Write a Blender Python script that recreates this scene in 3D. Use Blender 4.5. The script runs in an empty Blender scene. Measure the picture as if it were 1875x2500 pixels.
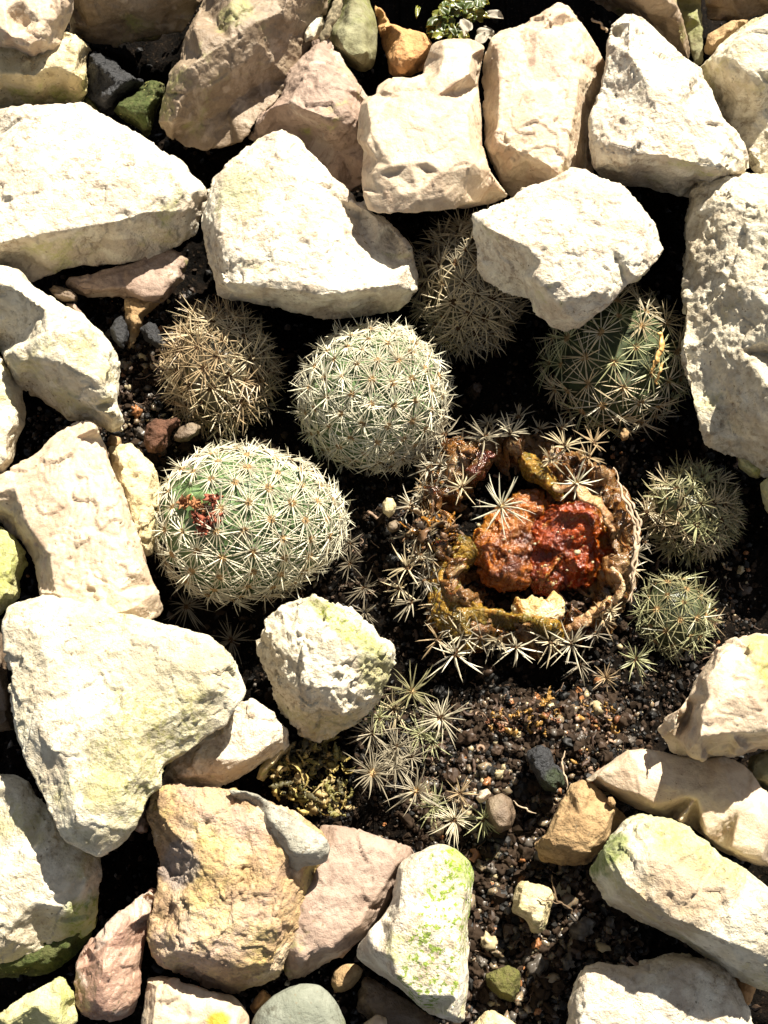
import bpy, bmesh, math, random
import numpy as np
from mathutils import Vector, Matrix
from mathutils.geometry import delaunay_2d_cdt

C = bpy.context.scene.collection
SC = bpy.context.scene
R = math.radians

# ------------------------------------------------------------------ camera
K = 0.00012                 # metres per photograph pixel on the soil
TILT, DIST = R(20), 0.36
cam = bpy.data.cameras.new('camera'); camo = bpy.data.objects.new('camera', cam); C.objects.link(camo)
camo.location = (0, -DIST*math.sin(TILT), DIST*math.cos(TILT)); camo.rotation_euler = (TILT, 0, 0)
cam.sensor_fit = 'VERTICAL'; cam.angle = 2*math.atan(1250*K/DIST)
cam.clip_start = 0.01; cam.clip_end = 50
SC.camera = camo
CO = np.array(camo.location); CT, ST = math.cos(TILT), math.sin(TILT)

# ------------------------------------------------------------------ sky and sun
SUN_EL, SUN_AZ = R(46), math.atan2(0.44, 0.90)      # azimuth measured from +Y towards +X
w = bpy.data.worlds.new("World"); SC.world = w; w.use_nodes = True
nt = w.node_tree; bg = nt.nodes['Background']
sky = nt.nodes.new('ShaderNodeTexSky'); sky.sky_type = 'NISHITA'; sky.sun_disc = False
sky.sun_elevation = SUN_EL; sky.sun_rotation = SUN_AZ; sky.air_density = 0.6; sky.dust_density = 0.3; sky.ozone_density = 0.5
hs = nt.nodes.new('ShaderNodeHueSaturation'); hs.inputs['Saturation'].default_value = 0.3
nt.links.new(sky.outputs[0], hs.inputs['Color']); nt.links.new(hs.outputs[0], bg.inputs[0])
bg.inputs[1].default_value = 0.05
sl = bpy.data.lights.new('sun', 'SUN'); sl.energy = 5.0; sl.angle = R(0.55); sl.color = (1, 0.93, 0.80)
slo = bpy.data.objects.new('sun', sl); C.objects.link(slo)
sv = Vector((math.sin(SUN_AZ)*math.cos(SUN_EL), math.cos(SUN_AZ)*math.cos(SUN_EL), math.sin(SUN_EL)))
slo.rotation_euler = sv.to_track_quat('Z', 'Y').to_euler(); slo.location = sv*2
SC.view_settings.view_transform = 'Standard'; SC.view_settings.look = 'None'
SC.view_settings.gamma = 1; SC.view_settings.exposure = 1.52
SC.cycles.diffuse_bounces = 3; SC.cycles.max_bounces = 6

# ------------------------------------------------------------------ pixel -> place
def P(u, v, z):
    """photograph pixel (1875x2500) at height z (pixel units) -> metres"""
    u = np.asarray(u, float); v = np.asarray(v, float); z = np.asarray(z, float)*K
    a = (u-937.5)*K; b = -(v-1250)*K
    dx = a; dy = b*CT + DIST*ST; dz = b*ST - DIST*CT
    t = (z-CO[2])/dz
    return np.stack([CO[0]+dx*t, CO[1]+dy*t, CO[2]+dz*t], -1)
TL = dict(A=(0,0), B=(600,0), C=(1175,0), D=(0,600), E=(600,600), F=(1175,600), G=(0,1200), H=(600,1200), I=(1175,1200), J=(0,1800), K=(600,1800), L=(1175,1800))
def px(tile, x, y):
    if tile == 'W': return x*1875/1659, y*1875/1659
    return TL[tile][0]+x/2.37, TL[tile][1]+y/2.37

# ------------------------------------------------------------------ numpy noise
def _h(ix, iy, iz, s):
    n = (ix*374761393 + iy*668265263 + iz*1274126177 + s*974711) & 0xffffffff
    n = ((n ^ (n >> 13))*1274126177) & 0xffffffff
    n = ((n ^ (n >> 15))*2246822519) & 0xffffffff
    return ((n ^ (n >> 16)) & 0xffffff)/float(0xffffff)
def vnoise(p, s=0):
    i = np.floor(p).astype(np.int64); f = p-i; f = f*f*f*(f*(f*6-15)+10); r = 0
    for a in (0, 1):
        for b in (0, 1):
            for c in (0, 1):
                wt = (f[:,0] if a else 1-f[:,0])*(f[:,1] if b else 1-f[:,1])*(f[:,2] if c else 1-f[:,2])
                r = r+wt*_h(i[:,0]+a, i[:,1]+b, i[:,2]+c, s)
    return r*2-1
def fbm(p, o=4, s=0, g=0.5):
    r = 0; a = 1
    for k in range(o): r = r+a*vnoise(p*(2.03**k)+k*7.3, s+k); a *= g
    return r
def chips(p, s=0):
    """piecewise planar offsets: each cell tilts its own way, as chipped stone does"""
    i = np.floor(p).astype(np.int64); best = np.full(len(p), 9.); val = np.zeros(len(p))
    for a in (-1, 0, 1):
        for b in (-1, 0, 1):
            for c in (-1, 0, 1):
                x, y, z = i[:,0]+a, i[:,1]+b, i[:,2]+c
                q = np.stack([x+_h(x,y,z,s), y+_h(x,y,z,s+1), z+_h(x,y,z,s+2)], 1); d = p-q
                D = (d*d).sum(1); m = D < best
                g = np.stack([_h(x,y,z,s+3)-.5, _h(x,y,z,s+4)-.5, _h(x,y,z,s+5)-.5], 1)
                v = (d*g).sum(1)*2+(_h(x,y,z,s+6)-.5)*.8
                best = np.where(m, D, best); val = np.where(m, v, val)
    return val

# ------------------------------------------------------------------ linking and tags
def link(name, me, mats, parent=None, loc=None):
    o = bpy.data.objects.new(name, me)
    for m in (mats if isinstance(mats, (list, tuple)) else [mats]): me.materials.append(m)
    C.objects.link(o)
    if loc is not None: o.location = loc
    if parent: o.parent = parent
    return o
def tag(o, label, cat, group=None):
    o['label'] = label; o['category'] = cat
    if group: o['group'] = group
    return o
def empty(name, loc, label, cat, group=None):
    o = bpy.data.objects.new(name, None); C.objects.link(o); o.location = loc; o.empty_display_size = .01
    return tag(o, label, cat, group)
def mesh(name, co, faces, mi=None, smooth=True):
    me = bpy.data.meshes.new(name); me.from_pydata(np.asarray(co).tolist(), [], faces if isinstance(faces, list) else faces.tolist())
    if mi is not None: me.polygons.foreach_set('material_index', np.asarray(mi, dtype=np.int32))
    me.polygons.foreach_set('use_smooth', [smooth]*len(me.polygons)); me.update()
    return me

# ------------------------------------------------------------------ materials
def nd(nt, typ, **kw):
    n = nt.nodes.new(typ)
    for k, v in kw.items():
        if k in n.inputs: n.inputs[k].default_value = v
        else: setattr(n, k, v)
    return n
def noise(nt, vec, scale, detail=4, rough=.55, dist=0):
    n = nd(nt, 'ShaderNodeTexNoise', Scale=scale, Detail=detail, Roughness=rough, Distortion=dist)
    nt.links.new(vec, n.inputs['Vector']); return n.outputs['Fac']
def ramp(nt, f, a, b, c0=0., c1=1.):
    n = nd(nt, 'ShaderNodeMapRange'); n.inputs['From Min'].default_value = a; n.inputs['From Max'].default_value = b
    n.inputs['To Min'].default_value = c0; n.inputs['To Max'].default_value = c1; n.interpolation_type = 'SMOOTHSTEP'
    nt.links.new(f, n.inputs['Value']); return n.outputs[0]
def mix(nt, f, a, b):
    n = nt.nodes.new('ShaderNodeMix'); n.data_type = 'RGBA'
    for s, x in ((n.inputs[0], f), (n.inputs[6], a), (n.inputs[7], b)):
        if hasattr(x, 'links'): nt.links.new(x, s)
        elif isinstance(x, (tuple, list)): s.default_value = (*x[:3], 1)
        else: s.default_value = x
    return n.outputs[2]
def mul(nt, a, b):
    n = nt.nodes.new('ShaderNodeMath'); n.operation = 'MULTIPLY'
    for s, x in ((n.inputs[0], a), (n.inputs[1], b)):
        if hasattr(x, 'links'): nt.links.new(x, s)
        else: s.default_value = x
    return n.outputs[0]
def newmat(name, rough=.8, spec=.3):
    m = bpy.data.materials.new(name); m.use_nodes = True; nt = m.node_tree; b = nt.nodes['Principled BSDF']
    b.inputs['Roughness'].default_value = rough; b.inputs['Specular IOR Level'].default_value = spec
    tc = nt.nodes.new('ShaderNodeTexCoord'); oi = nt.nodes.new('ShaderNodeObjectInfo')
    sh = nt.nodes.new('ShaderNodeVectorMath'); sh.operation = 'MULTIPLY_ADD'      # every object samples its own stretch of the noise
    nt.links.new(oi.outputs['Random'], sh.inputs[0]); sh.inputs[1].default_value = (3.1, 1.7, 2.3); nt.links.new(tc.outputs['Object'], sh.inputs[2])
    return m, nt, b, sh.outputs[0]
def patch(ob, tile, x, y, z, rx, ry, rot, color, dens=.8, speck=0., fade=.5):
    """a stain of its own shape and place on one stone"""
    if 'own' not in ob: ob.data.materials[0] = ob.data.materials[0].copy(); ob['own'] = 1
    m = ob.data.materials[0]; nt = m.node_tree; b = nt.nodes['Principled BSDF']
    prev = b.inputs['Base Color'].links[0].from_socket
    tc = nt.nodes.new('ShaderNodeTexCoord'); mp = nt.nodes.new('ShaderNodeMapping'); mp.vector_type = 'TEXTURE'
    c = P(*px(tile, x, y), z)-np.array(ob.matrix_world.translation if ob.parent else ob.location)
    mp.inputs['Location'].default_value = c.tolist(); mp.inputs['Rotation'].default_value = (0, 0, R(rot)); mp.inputs['Scale'].default_value = (rx*K, ry*K, 300*K)
    nt.links.new(tc.outputs['Object'], mp.inputs['Vector'])
    ln = nt.nodes.new('ShaderNodeVectorMath'); ln.operation = 'LENGTH'; nt.links.new(mp.outputs[0], ln.inputs[0])
    n = noise(nt, tc.outputs['Object'], 130, 5, .65); ad = nt.nodes.new('ShaderNodeMath'); ad.operation = 'MULTIPLY_ADD'
    nt.links.new(n, ad.inputs[0]); ad.inputs[1].default_value = 1.6; nt.links.new(ln.outputs['Value'], ad.inputs[2])
    f = ramp(nt, ad.outputs[0], 1.8-fade*.5, 1.8+fade*.5, dens, 0)
    if speck:
        ns = noise(nt, tc.outputs['Object'], 620, 3, .7); f = mul(nt, f, ramp(nt, ns, .52-.0, .58, 1-speck, 1))
    nt.links.new(mix(nt, f, prev, color), b.inputs['Base Color'])
def bump(nt, b, h, dist, strength=1., prev=None):
    n = nd(nt, 'ShaderNodeBump', Strength=strength, Distance=dist); nt.links.new(h, n.inputs['Height'])
    if prev is not None: nt.links.new(prev, n.inputs['Normal'])
    nt.links.new(n.outputs[0], b.inputs['Normal']); return n.outputs[0]

def stone_mat(name, base, tint, vein=None, algae=None, am=.5, spots=(.16,.12,.07), sp=.8, rough=.85, spec=.25, bmp=1., sss=0., grain=1.):
    m, nt, b, v = newmat(name, rough, spec)
    n1 = noise(nt, v, 90, 5, .6, .4); n2 = noise(nt, v, 260, 5, .65); n3 = noise(nt, v, 1100, 4, .7)
    col = mix(nt, ramp(nt, n1, .38, .66), base, tint)
    col = mix(nt, mul(nt, ramp(nt, n2, .45, .70), .6), col, tuple(c*.72 for c in tint))
    nk = noise(nt, v, 430, 6, .75, .3); nl = noise(nt, v, 65, 3, .6)
    col = mix(nt, mul(nt, mul(nt, ramp(nt, nk, .48, .60), ramp(nt, nl, .40, .60)), .75*grain), col, tuple(c*k for c, k in zip(tint, (.50,.44,.40))))
    if vein:
        nv = noise(nt, v, 55, 6, .6, 1.2); col = mix(nt, mul(nt, ramp(nt, nv, .53, .62), .75), col, vein)
    if algae:
        na = noise(nt, v, 48, 5, .65, .3); nb = noise(nt, v, 700, 3, .7)
        f = mul(nt, ramp(nt, na, .62-.22*am, .72-.14*am), ramp(nt, nb, .3, .6, .25, 1)); col = mix(nt, f, col, algae)
    ns = noise(nt, v, 620, 3, .6); nm = noise(nt, v, 70, 2)
    f = mul(nt, ramp(nt, ns, .66-.03*sp, .70-.03*sp), ramp(nt, nm, .42, .6)); col = mix(nt, mul(nt, f, .85), col, spots)
    col = mix(nt, ramp(nt, n3, .3, .8, 0, .35*grain), col, tuple(c*.6 for c in base))
    nt.links.new(col, b.inputs['Base Color'])
    h1 = bump(nt, b, n2, .0020*bmp, .7); h2 = bump(nt, b, n3, .0007*bmp, .8, h1)
    if sss:
        b.inputs['Subsurface Weight'].default_value = sss; b.inputs['Subsurface Radius'].default_value = (1,.6,.35); b.inputs['Subsurface Scale'].default_value = .004
    return m
G1, G2, G3 = (.34,.35,.10), (.17,.21,.035), (.46,.44,.20)
M = dict(
 white = stone_mat('chalk_white', (.74,.68,.55), (.57,.47,.35), vein=(.46,.37,.28), algae=G3, am=.25),
 whiteg = stone_mat('chalk_white_algae', (.72,.66,.52), (.52,.45,.32), vein=(.44,.37,.27), algae=(.46,.41,.22), am=.5),
 green = stone_mat('chalk_green_stained', (.62,.57,.33), (.50,.47,.22), algae=G1, am=1.),
 cream = stone_mat('cream_quartz', (.54,.44,.315), (.44,.335,.235), vein=(.37,.26,.175), rough=.55, spec=.4, bmp=.45, sp=.2, sss=.12, grain=.3),
 pink = stone_mat('pink_limestone', (.37,.275,.215), (.27,.19,.145), vein=(.50,.41,.33), algae=G1, am=.1, rough=.65, bmp=.6, grain=.5),
 rose = stone_mat('rose_quartz', (.40,.26,.19), (.30,.175,.125), vein=(.50,.40,.32), rough=.35, spec=.5, bmp=.6, sss=.2, grain=.3),
 brown = stone_mat('brown_quartzite', (.29,.22,.15), (.19,.135,.085), vein=(.40,.32,.24), algae=(.25,.24,.09), am=.35, rough=.5, spec=.4, bmp=.5, grain=.4),
 ochre = stone_mat('ochre_sandstone', (.48,.33,.165), (.38,.25,.165), vein=(.66,.52,.36), algae=(.55,.42,.15), am=.7, bmp=1.5),
 tan = stone_mat('tan_sandstone', (.42,.29,.15), (.32,.205,.10), sp=1.2, bmp=1.),
 orange = stone_mat('orange_sandstone', (.56,.32,.14), (.45,.24,.10), bmp=.8),
 olive = stone_mat('olive_pebble', (.26,.25,.15), (.18,.17,.085), algae=(.17,.18,.05), am=.6, sp=1.2, rough=.8, bmp=.5),
 grey = stone_mat('grey_pebble', (.22,.23,.185), (.16,.17,.13), algae=(.26,.30,.13), am=.35, sp=.8, bmp=.5),
 crust = stone_mat('grey_crust', (.42,.40,.33), (.32,.30,.24), sp=1.5, bmp=1.3),
 moss = stone_mat('mossy_stone', (.12,.115,.045), (.075,.08,.025), algae=(.05,.07,.015), am=1., spots=(.5,.45,.15), bmp=1.6),
 moss2 = stone_mat('olive_dirt_stone', (.20,.17,.07), (.11,.09,.04), algae=(.12,.12,.03), am=.8, bmp=2.),
 black = stone_mat('charcoal', (.030,.031,.034), (.05,.051,.055), spots=(.1,.1,.1), sp=.2, rough=.6, spec=.4, bmp=2.6, grain=.5),
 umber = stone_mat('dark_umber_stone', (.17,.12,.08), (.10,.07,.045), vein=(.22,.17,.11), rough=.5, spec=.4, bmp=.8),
 yellow = stone_mat('yellow_limestone', (.66,.56,.36), (.56,.45,.24), algae=G1, am=.4, bmp=1.),
)

# ------------------------------------------------------------------ stones
STONES = []
def stone(tile, out, zt, zb, mat, name, label, cat='stone', ctrl=(), vox=4., rnd=1, rough=1., strata=0., chip=1., edge=.35, ring=.16, tilt=(0,0), mid=.55, parent=None, group=None, gz=None, plane=0):
    STONES.append(dict(locals()))

def build_stones():
    tmp = []
    for si, s in enumerate(STONES):
        rg = random.Random(si*17+3)
        o2 = np.array([px(s['tile'], *p[:2]) for p in s['out']]); oz = [p[2] if len(p) > 2 else None for p in s['out']]
        ctr = o2.mean(0); size = max(np.ptp(o2[:,0]), np.ptp(o2[:,1])); small = min(np.ptp(o2[:,0]), np.ptp(o2[:,1]))
        area = 0.5*np.sum(o2[:,0]*np.roll(o2[:,1], -1)-np.roll(o2[:,0], -1)*o2[:,1]); sg = 1 if area > 0 else -1
        # resample, keep corners, little jogs
        pts = []; zz = []
        n = len(o2); zt, zb = s['zt'], s['zb']; th = zt-zb
        seg = max(size/26, 6)
        tx, ty = s['tilt']
        def tl(u, v): return tx*(u-ctr[0])+ty*(v-ctr[1])
        for i in range(n):
            a, b = o2[i], o2[(i+1) % n]; L = np.linalg.norm(b-a); k = max(1, int(L/seg)); d = (b-a)/max(L, 1e-6); nr = np.array([d[1], -d[0]])*sg
            a0, b0 = oz[i], oz[(i+1) % n]
            for j in range(k):
                t = j/k; q = a+(b-a)*t
                if j: q = q+nr*rg.uniform(-1, 1)*min(L*.02, seg*.12)
                pts.append(q)
                # smoothed outward normal for the height of the silhouette
                pa, pb = o2[i-1], o2[(i+2) % n]; d2 = (b-pa) if t < .5 else (pb-a)
                nn = np.array([d2[1], -d2[0]])*sg; nn = nn/max(np.linalg.norm(nn), 1e-6)
                z = zb+th*(s['mid']-s['edge']*nn[1])
                if a0 is not None and b0 is not None: z = zt+a0+(b0-a0)*t
                elif j == 0 and a0 is not None: z = zt+a0
                zz.append((z+tl(*q), nn[1]))
        P2 = np.array(pts); N = len(P2)
        ctrl = [(px(s['tile'], c[0], c[1]), zt+(c[2] if len(c) > 2 else 0)) for c in s['ctrl']]
        allp = [tuple(p) for p in P2]; allz = [a for a, _ in zz]
        for (c, z) in ctrl: allp.append(c); allz.append(z+tl(*c))
        if s['ring'] > 0:
            ins = s['ring']*small
            for i in range(0, N, 2):
                if ctrl and zz[i][1] > .15: continue
                tng = P2[(i+1) % N]-P2[i-1]; nr = np.array([tng[1], -tng[0]])*sg; nr = nr/max(np.linalg.norm(nr), 1e-6)
                for f, zf in ((ins, 0),):
                    q = P2[i]-nr*f*rg.uniform(.8, 1.25)
                    dm = np.min(np.hypot(*(P2-q).T))
                    if dm < f*.7: continue
                    if any(math.hypot(q[0]-c[0], q[1]-c[1]) < ins*.9 for c, _ in ctrl): continue
                    allp.append(tuple(q)); allz.append(zt+tl(*q)+rg.uniform(-.03, .03)*th+zf)
            if not ctrl: allp.append(tuple(ctr)); allz.append(zt+th*.06)
        res = delaunay_2d_cdt([Vector(p) for p in allp], [(i, (i+1) % N) for i in range(N)], [], 1, 1e-4)
        vo, fo, orig = res[0], res[2], res[3]
        zs = [allz[o[0]] if o else None for o in orig]
        for i, z in enumerate(zs):
            if z is None:
                d = [math.hypot(vo[i][0]-p[0], vo[i][1]-p[1]) for p in allp]; zs[i] = allz[d.index(min(d))]
        co = P([v[0] for v in vo], [v[1] for v in vo], zs).tolist(); faces = [list(f) for f in fo]
        # find boundary edges and hang the hidden underside from them
        cnt = {}
        for f in faces:
            for a, b in zip(f, f[1:]+f[:1]): cnt[(a, b)] = 1
        bd = [(a, b) for (a, b) in cnt if (b, a) not in cnt]
        low = {}
        cc = P(ctr[0], ctr[1], zb)
        for a, b in bd:
            for q in (a, b):
                if q not in low:
                    w_ = np.array(co[q]); p2 = np.array(vo[q]); b2 = ctr+(p2-ctr)*.80; m2 = ctr+(p2-ctr)*.97
                    base = P(b2[0], b2[1], zb); midp = P(m2[0], m2[1], (w_[2]/K*.6+zb*.4))
                    low[q] = (len(co), len(co)+1); co.append(midp.tolist()); co.append(base.tolist())
        cb = len(co); co.append([cc[0], cc[1], zb*K])
        for a, b in bd:
            (a1, a2), (b1, b2) = low[a], low[b]
            faces += [[b, a, a1, b1], [b1, a1, a2, b2], [b2, a2, cb]]
        me = bpy.data.meshes.new('tmp'); me.from_pydata(co, [], faces); me.update()
        bm = bmesh.new(); bm.from_mesh(me); bmesh.ops.recalc_face_normals(bm, faces=bm.faces); bm.to_mesh(me); bm.free()
        o = bpy.data.objects.new('tmp', me); C.objects.link(o)
        md = o.modifiers.new('r', 'REMESH'); md.mode = 'VOXEL'; md.voxel_size = s['vox']*K
        tmp.append((s, o, cc, size))
    dg = bpy.context.evaluated_depsgraph_get(); dg.update()
    for si, (s, o, cc, size) in enumerate(tmp):
        ev = o.evaluated_get(dg); me = bpy.data.meshes.new_from_object(ev)
        n = len(me.vertices); co = np.empty(n*3); me.vertices.foreach_get('co', co); co = co.reshape(-1, 3)/K
        E = np.empty(len(me.edges)*2, dtype=np.int32); me.edges.foreach_get('vertices', E); E = E.reshape(-1, 2)
        deg = np.bincount(E.ravel(), minlength=n)[:, None]
        def lap(x):
            r = np.empty_like(x)
            for k in range(3):
                r[:, k] = np.bincount(E[:,0], weights=x[E[:,1],k], minlength=n)+np.bincount(E[:,1], weights=x[E[:,0],k], minlength=n)
            return r/deg
        for _ in range(s['rnd']): co = co*.4+lap(co)*.6
        ctr = co.mean(0)
        rs = np.random.RandomState(si*5+1)
        # small flats knocked off the corners
        for _ in range(14 if s['plane'] >= 0 else 0):
            d = rs.normal(size=3); d[2] = abs(d[2])*.8; d /= np.linalg.norm(d)
            h = (co-ctr)@d; lim = np.percentile(h, rs.uniform(98.2, 99.7)); ex = np.maximum(0, h-lim); co = co-ex[:, None]*d*.85
        def normals():
            me.vertices.foreach_set('co', co.ravel()); me.update()
            nr = np.empty(n*3); me.vertices.foreach_get('normal', nr); return nr.reshape(-1, 3)
        nr = normals(); off = si*13.7
        r, c, st = s['rough'], s['chip'], s['strata']; sc = min(1, size/350)
        d = 3.8*r*sc*fbm(co/(95*sc+10)+off, 4, si)+6*c*sc*chips(co/(85*sc+8)+off+fbm(co/40, 2, 5)[:,None]*.25, si)
        d += 2.3*c*sc*chips(co/(26*sc+3)+off+fbm(co/15, 2, 7)[:,None]*.3, si+50)
        d += 1.2*r*fbm(co/16+off, 3, si+9)
        ck = fbm(co/120+off+3, 4, si+70); d -= (2.2+1.5*r)*sc*np.exp(-(ck*26)**2)*np.clip(fbm(co/90+off, 2, si+71)*3, 0, 1)*(c > .25)
        if st:
            ax = rs.normal(size=3); ax[2] *= .5; ax /= np.linalg.norm(ax)
            q = co@ax/(17)+fbm(co/110+off, 3, si+4)*1.6; fr = q-np.floor(q); mk = np.clip(fbm(co/70+off+9, 2, si)*1.5+.4, 0, 1)
            d += st*3.2*(np.minimum(fr*1.25, (1-fr)*5)-.5)*mk
        co = co+nr*d[:, None]
        co = co*.88+lap(co)*.12
        loc = cc if s['parent'] is None else cc
        loc = np.array([cc[0], cc[1], s['zb']*K])
        me.vertices.foreach_set('co', ((co*K)-loc).ravel()); me.update()
        me.materials.clear(); me.polygons.foreach_set('use_smooth', [True]*len(me.polygons)); me.name = s['name']
        par = s['parent']
        if isinstance(par, str): par = PARENTS[par]
        ob = link(s['name'], me, M[s['mat']] if isinstance(s['mat'], str) else s['mat'])
        if par is not None: ob.parent = par; loc = loc-np.array(par.location)
        ob.location = loc
        if par is None: tag(ob, s['label'], s['cat'], s['group'])
        elif s['label']: ob['label'] = s['label']
        if s['gz']: PARENTS[s['gz']] = ob
        bpy.data.objects.remove(o)
PARENTS = {}
# ------------------------------------------------------------------ the stones, traced one by one
stone('A', [(-160,-90),(440,-90),(430,60),(395,150),(375,190),(365,240),(330,300),(290,335),(220,347),(150,335),(140,315),(90,302),(0,300),(-160,300)], 320, 170, 'cream', 'quartz_stone',
  'glossy cream quartz stone with folded facets filling the top left corner', ctrl=[(95,140,-45),(180,60,5),(250,120,0),(30,60,5),(60,220,-5),(200,220,0),(330,110,-25),(300,-20,0),(170,290,-30)], rough=.8)
stone('A', [(-160,180),(380,180),(440,205),(500,250),(522,290),(495,350),(505,470),(500,540),(480,600),(350,640),(0,670),(-160,670)], 230, 20, 'yellow', 'limestone_rock',
  'pale yellow stone tucked under the folded quartz stone at the left edge', ctrl=[(-100,440),(0,425),(110,430),(200,440),(260,400),(340,380),(430,420),(480,440),(450,300),(300,250)], rough=1.3, edge=.5)
stone('A', [(440,-320),(410,60),(385,160),(390,200),(450,218),(530,242),(680,247),(800,215),(920,195),(1060,185),(1130,80),(1200,-30),(1230,-320)], 250, 40, 'brown', 'quartzite_rock',
  'shaded olive brown stone along the top edge between two quartz stones', ctrl=[(500,-250,10),(850,-260,10),(1130,-250,10),(470,-60,30),(620,-60,30),(1000,-80,30),(520,150,-110),(700,140,-110),(950,100,-100),(700,40,-30),(880,60,-50),(820,-30,0)], ring=0, rough=1.2)
stone('A', [(740,215),(940,180),(930,215),(880,240),(780,240)], 60, 10, 'brown', 'small_stone', 'thin sliver of brown stone peeking out below the olive brown stone', vox=3)
stone('A', [(500,340),(540,310),(570,310),(610,345),(670,360),(710,410),(780,450),(830,465),(835,500),(790,545),(700,590),(660,665),(590,650),(540,600),(505,560),(500,450)], 190, -20, 'black', 'charcoal_lump',
  'jagged black charcoal lump beside the mossy green stone', ctrl=[(560,360),(640,420),(700,480,5),(560,480,-50),(600,580,-20)], vox=2.5, rough=1.6, chip=2.4, rnd=2)
stone('A', [(840,480),(890,470),(950,478),(955,520),(935,590),(910,620),(870,780),(850,800),(790,740),(700,690),(660,640),(690,590),(770,560),(830,500)], 180, -20, 'moss', 'mossy_stone',
  'small flat stone coated in yellow green moss next to the charcoal lump', vox=2.5, rough=1.3)
stone('A', [(485,540),(520,550),(570,610),(590,660),(520,640),(480,600)], 80, -20, 'moss', 'mossy_stone', 'tiny dark green mossy stone under the charcoal lump', vox=2.5)
stone('W', [(455,-40),(430,20),(395,80),(390,130),(362,165),(345,230),(342,265),(362,295),(400,318),(440,326),(490,318),(535,295),(552,260),(595,220),(645,150),(672,100),(695,50),(705,0),(705,-40)], 300, 40, 'brown', 'quartzite_rock',
  'large greyish brown oval quartzite leaning with a bright upper left edge', ctrl=[(500,-20,20),(620,-25,10),(420,60,0),(373,187,-20),(392,149,0),(440,123,5),(496,86,5),(552,48,5),(616,22,0),(680,-15,-20),(398,200,-50),(440,185,-45),(500,150,-50),(560,110,-55),(620,70,-70),(430,265,-165),(490,235,-165),(560,180,-165),(370,250,-60)], ring=0, rough=.7, vox=3.5)
stone('W', [(683,88),(705,90),(735,120),(770,170),(795,205),(800,215),(790,260),(793,330),(790,430),(700,400),(600,330),(535,300),(540,270),(555,250),(590,230),(610,200),(625,150),(655,120)], 220, 20, 'pink', 'limestone_rock',
  'pinkish brown stone with a narrow rounded tip, half in shade behind the big white stone', ctrl=[(690,110,0),(660,160,0),(700,170,5),(740,190,0),(640,200,-5),(588,226,-15),(629,221,-5),(659,237,0),(700,252,0),(760,258,-5),(600,270,-110),(670,300,-125),(740,330,-125),(760,390,-180)], ring=0, rough=1.1)
stone('B', [(570,-80),(540,60),(490,180),(475,260),(520,310),(580,370),(640,410),(690,420),(740,390),(755,330),(765,250),(765,170),(750,90),(720,20),(700,-80)], 200, 10, 'olive', 'rounded_pebble',
  'smooth speckled olive pebble standing beside the dry twig', ring=.22, edge=.3, rough=.5, chip=.15, rnd=14, vox=3, cat='pebble')
stone('B', [(375,-60),(540,-60),(500,40),(450,130),(400,100),(375,50)], 110, 10, 'moss', 'mossy_stone', 'dull green stone at the top edge left of the twig', vox=3)
stone('B', [(345,110),(390,80),(440,90),(455,140),(430,200),(400,240),(340,260),(315,220),(320,180)], 190, 60, 'whiteg', 'small_stone', 'small pale lichen spotted stone left of the twig', vox=2.5)
stone('B', [(745,30),(790,60),(830,140),(950,170),(1040,195),(1080,250),(1060,300),(1030,400),(960,440),(880,450),(830,430),(820,340),(790,260),(765,160)], 170, 10, 'orange', 'sandstone_rock',
  'warm orange wedge shaped stone behind the pinkish cream block', ctrl=[(780,170,0),(900,190,0),(1040,215,0),(1055,260,-5),(960,370,-5),(905,415,-15),(840,360,-20),(1000,380,-110),(770,90,-70)], ring=0, vox=3, chip=.7)
# cream block in two steps
stone('B', [(690,560),(755,555),(765,490),(800,455),(900,450),(960,450),(1030,425),(1050,340),(1080,260),(1140,225),(1300,225),(1385,275),(1365,340),(1345,450),(1355,600),(1370,700),(1370,850),(1420,1000),(1480,1080),(1520,1130),(1440,1175),(1200,1215,-55),(960,1232,-50),(760,1232,-50),(700,1215,-50),(680,1130,-40),(670,1040),(680,870),(640,800),(645,740),(665,600)], 355, 110, 'cream', 'quartz_stone',
  'pinkish cream blocky stone with a cracked step across its front, top centre', ctrl=[(720,620,0),(900,560,5),(1100,560,10),(1290,420,5),(1280,640,5),(1300,860,0),(1000,700,12),(720,760,2),(700,830,-5),(850,962,5),(950,948,5),(1050,940,5),(1130,1000,0),(860,1000,-16),(1050,985,-15),(770,935,-18),(740,1010,-22),(800,1130,-22),(1000,1110,-18),(1250,1080,-35),(1330,960,-10),(1400,1090,-90),(1340,1170,-110),(1150,330,-5),(1110,440,5),(1210,400,5),(1050,500,5),(1300,320,0),(1240,1175,-40),(1000,1200,-30),(760,1200,-30),(820,500,-10)], ring=0, rough=.5, chip=.45, vox=3.5)
stone('C', [(75,185),(200,160),(330,90),(440,10),(480,15),(540,80),(610,160),(660,250),(700,340),(720,380,-110),(715,430,-130),(700,520,-140),(650,640,-140),(635,800,-140),(640,950,-140),(660,1060,-150),(560,1140,-150),(300,1210),(170,1140),(130,1090),(90,1010),(50,930),(20,830),(25,680),(15,560),(10,400),(20,270),(55,210)], 290, 50, 'cream', 'quartz_stone',
  'tall cream slab with a peeling layered left edge, upright at top right of centre', gz='slab', ctrl=[(90,230,0),(105,500,-5),(100,720,-5),(70,850,-10),(110,905,0),(260,870,5),(340,850,5),(400,950,0),(430,1030,-10),(330,180,5),(460,60,0),(300,450,8),(500,330,10),(560,450,0),(530,700,-5),(490,900,-10),(300,700,10),(45,480,-90),(50,650,-60),(120,1040,-110),(260,1020,-95),(360,1080,-100),(620,400,-60),(585,700,-70),(560,1000,-100)], ring=0, rough=.6, chip=.9, strata=.5, vox=3.5)
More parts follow.
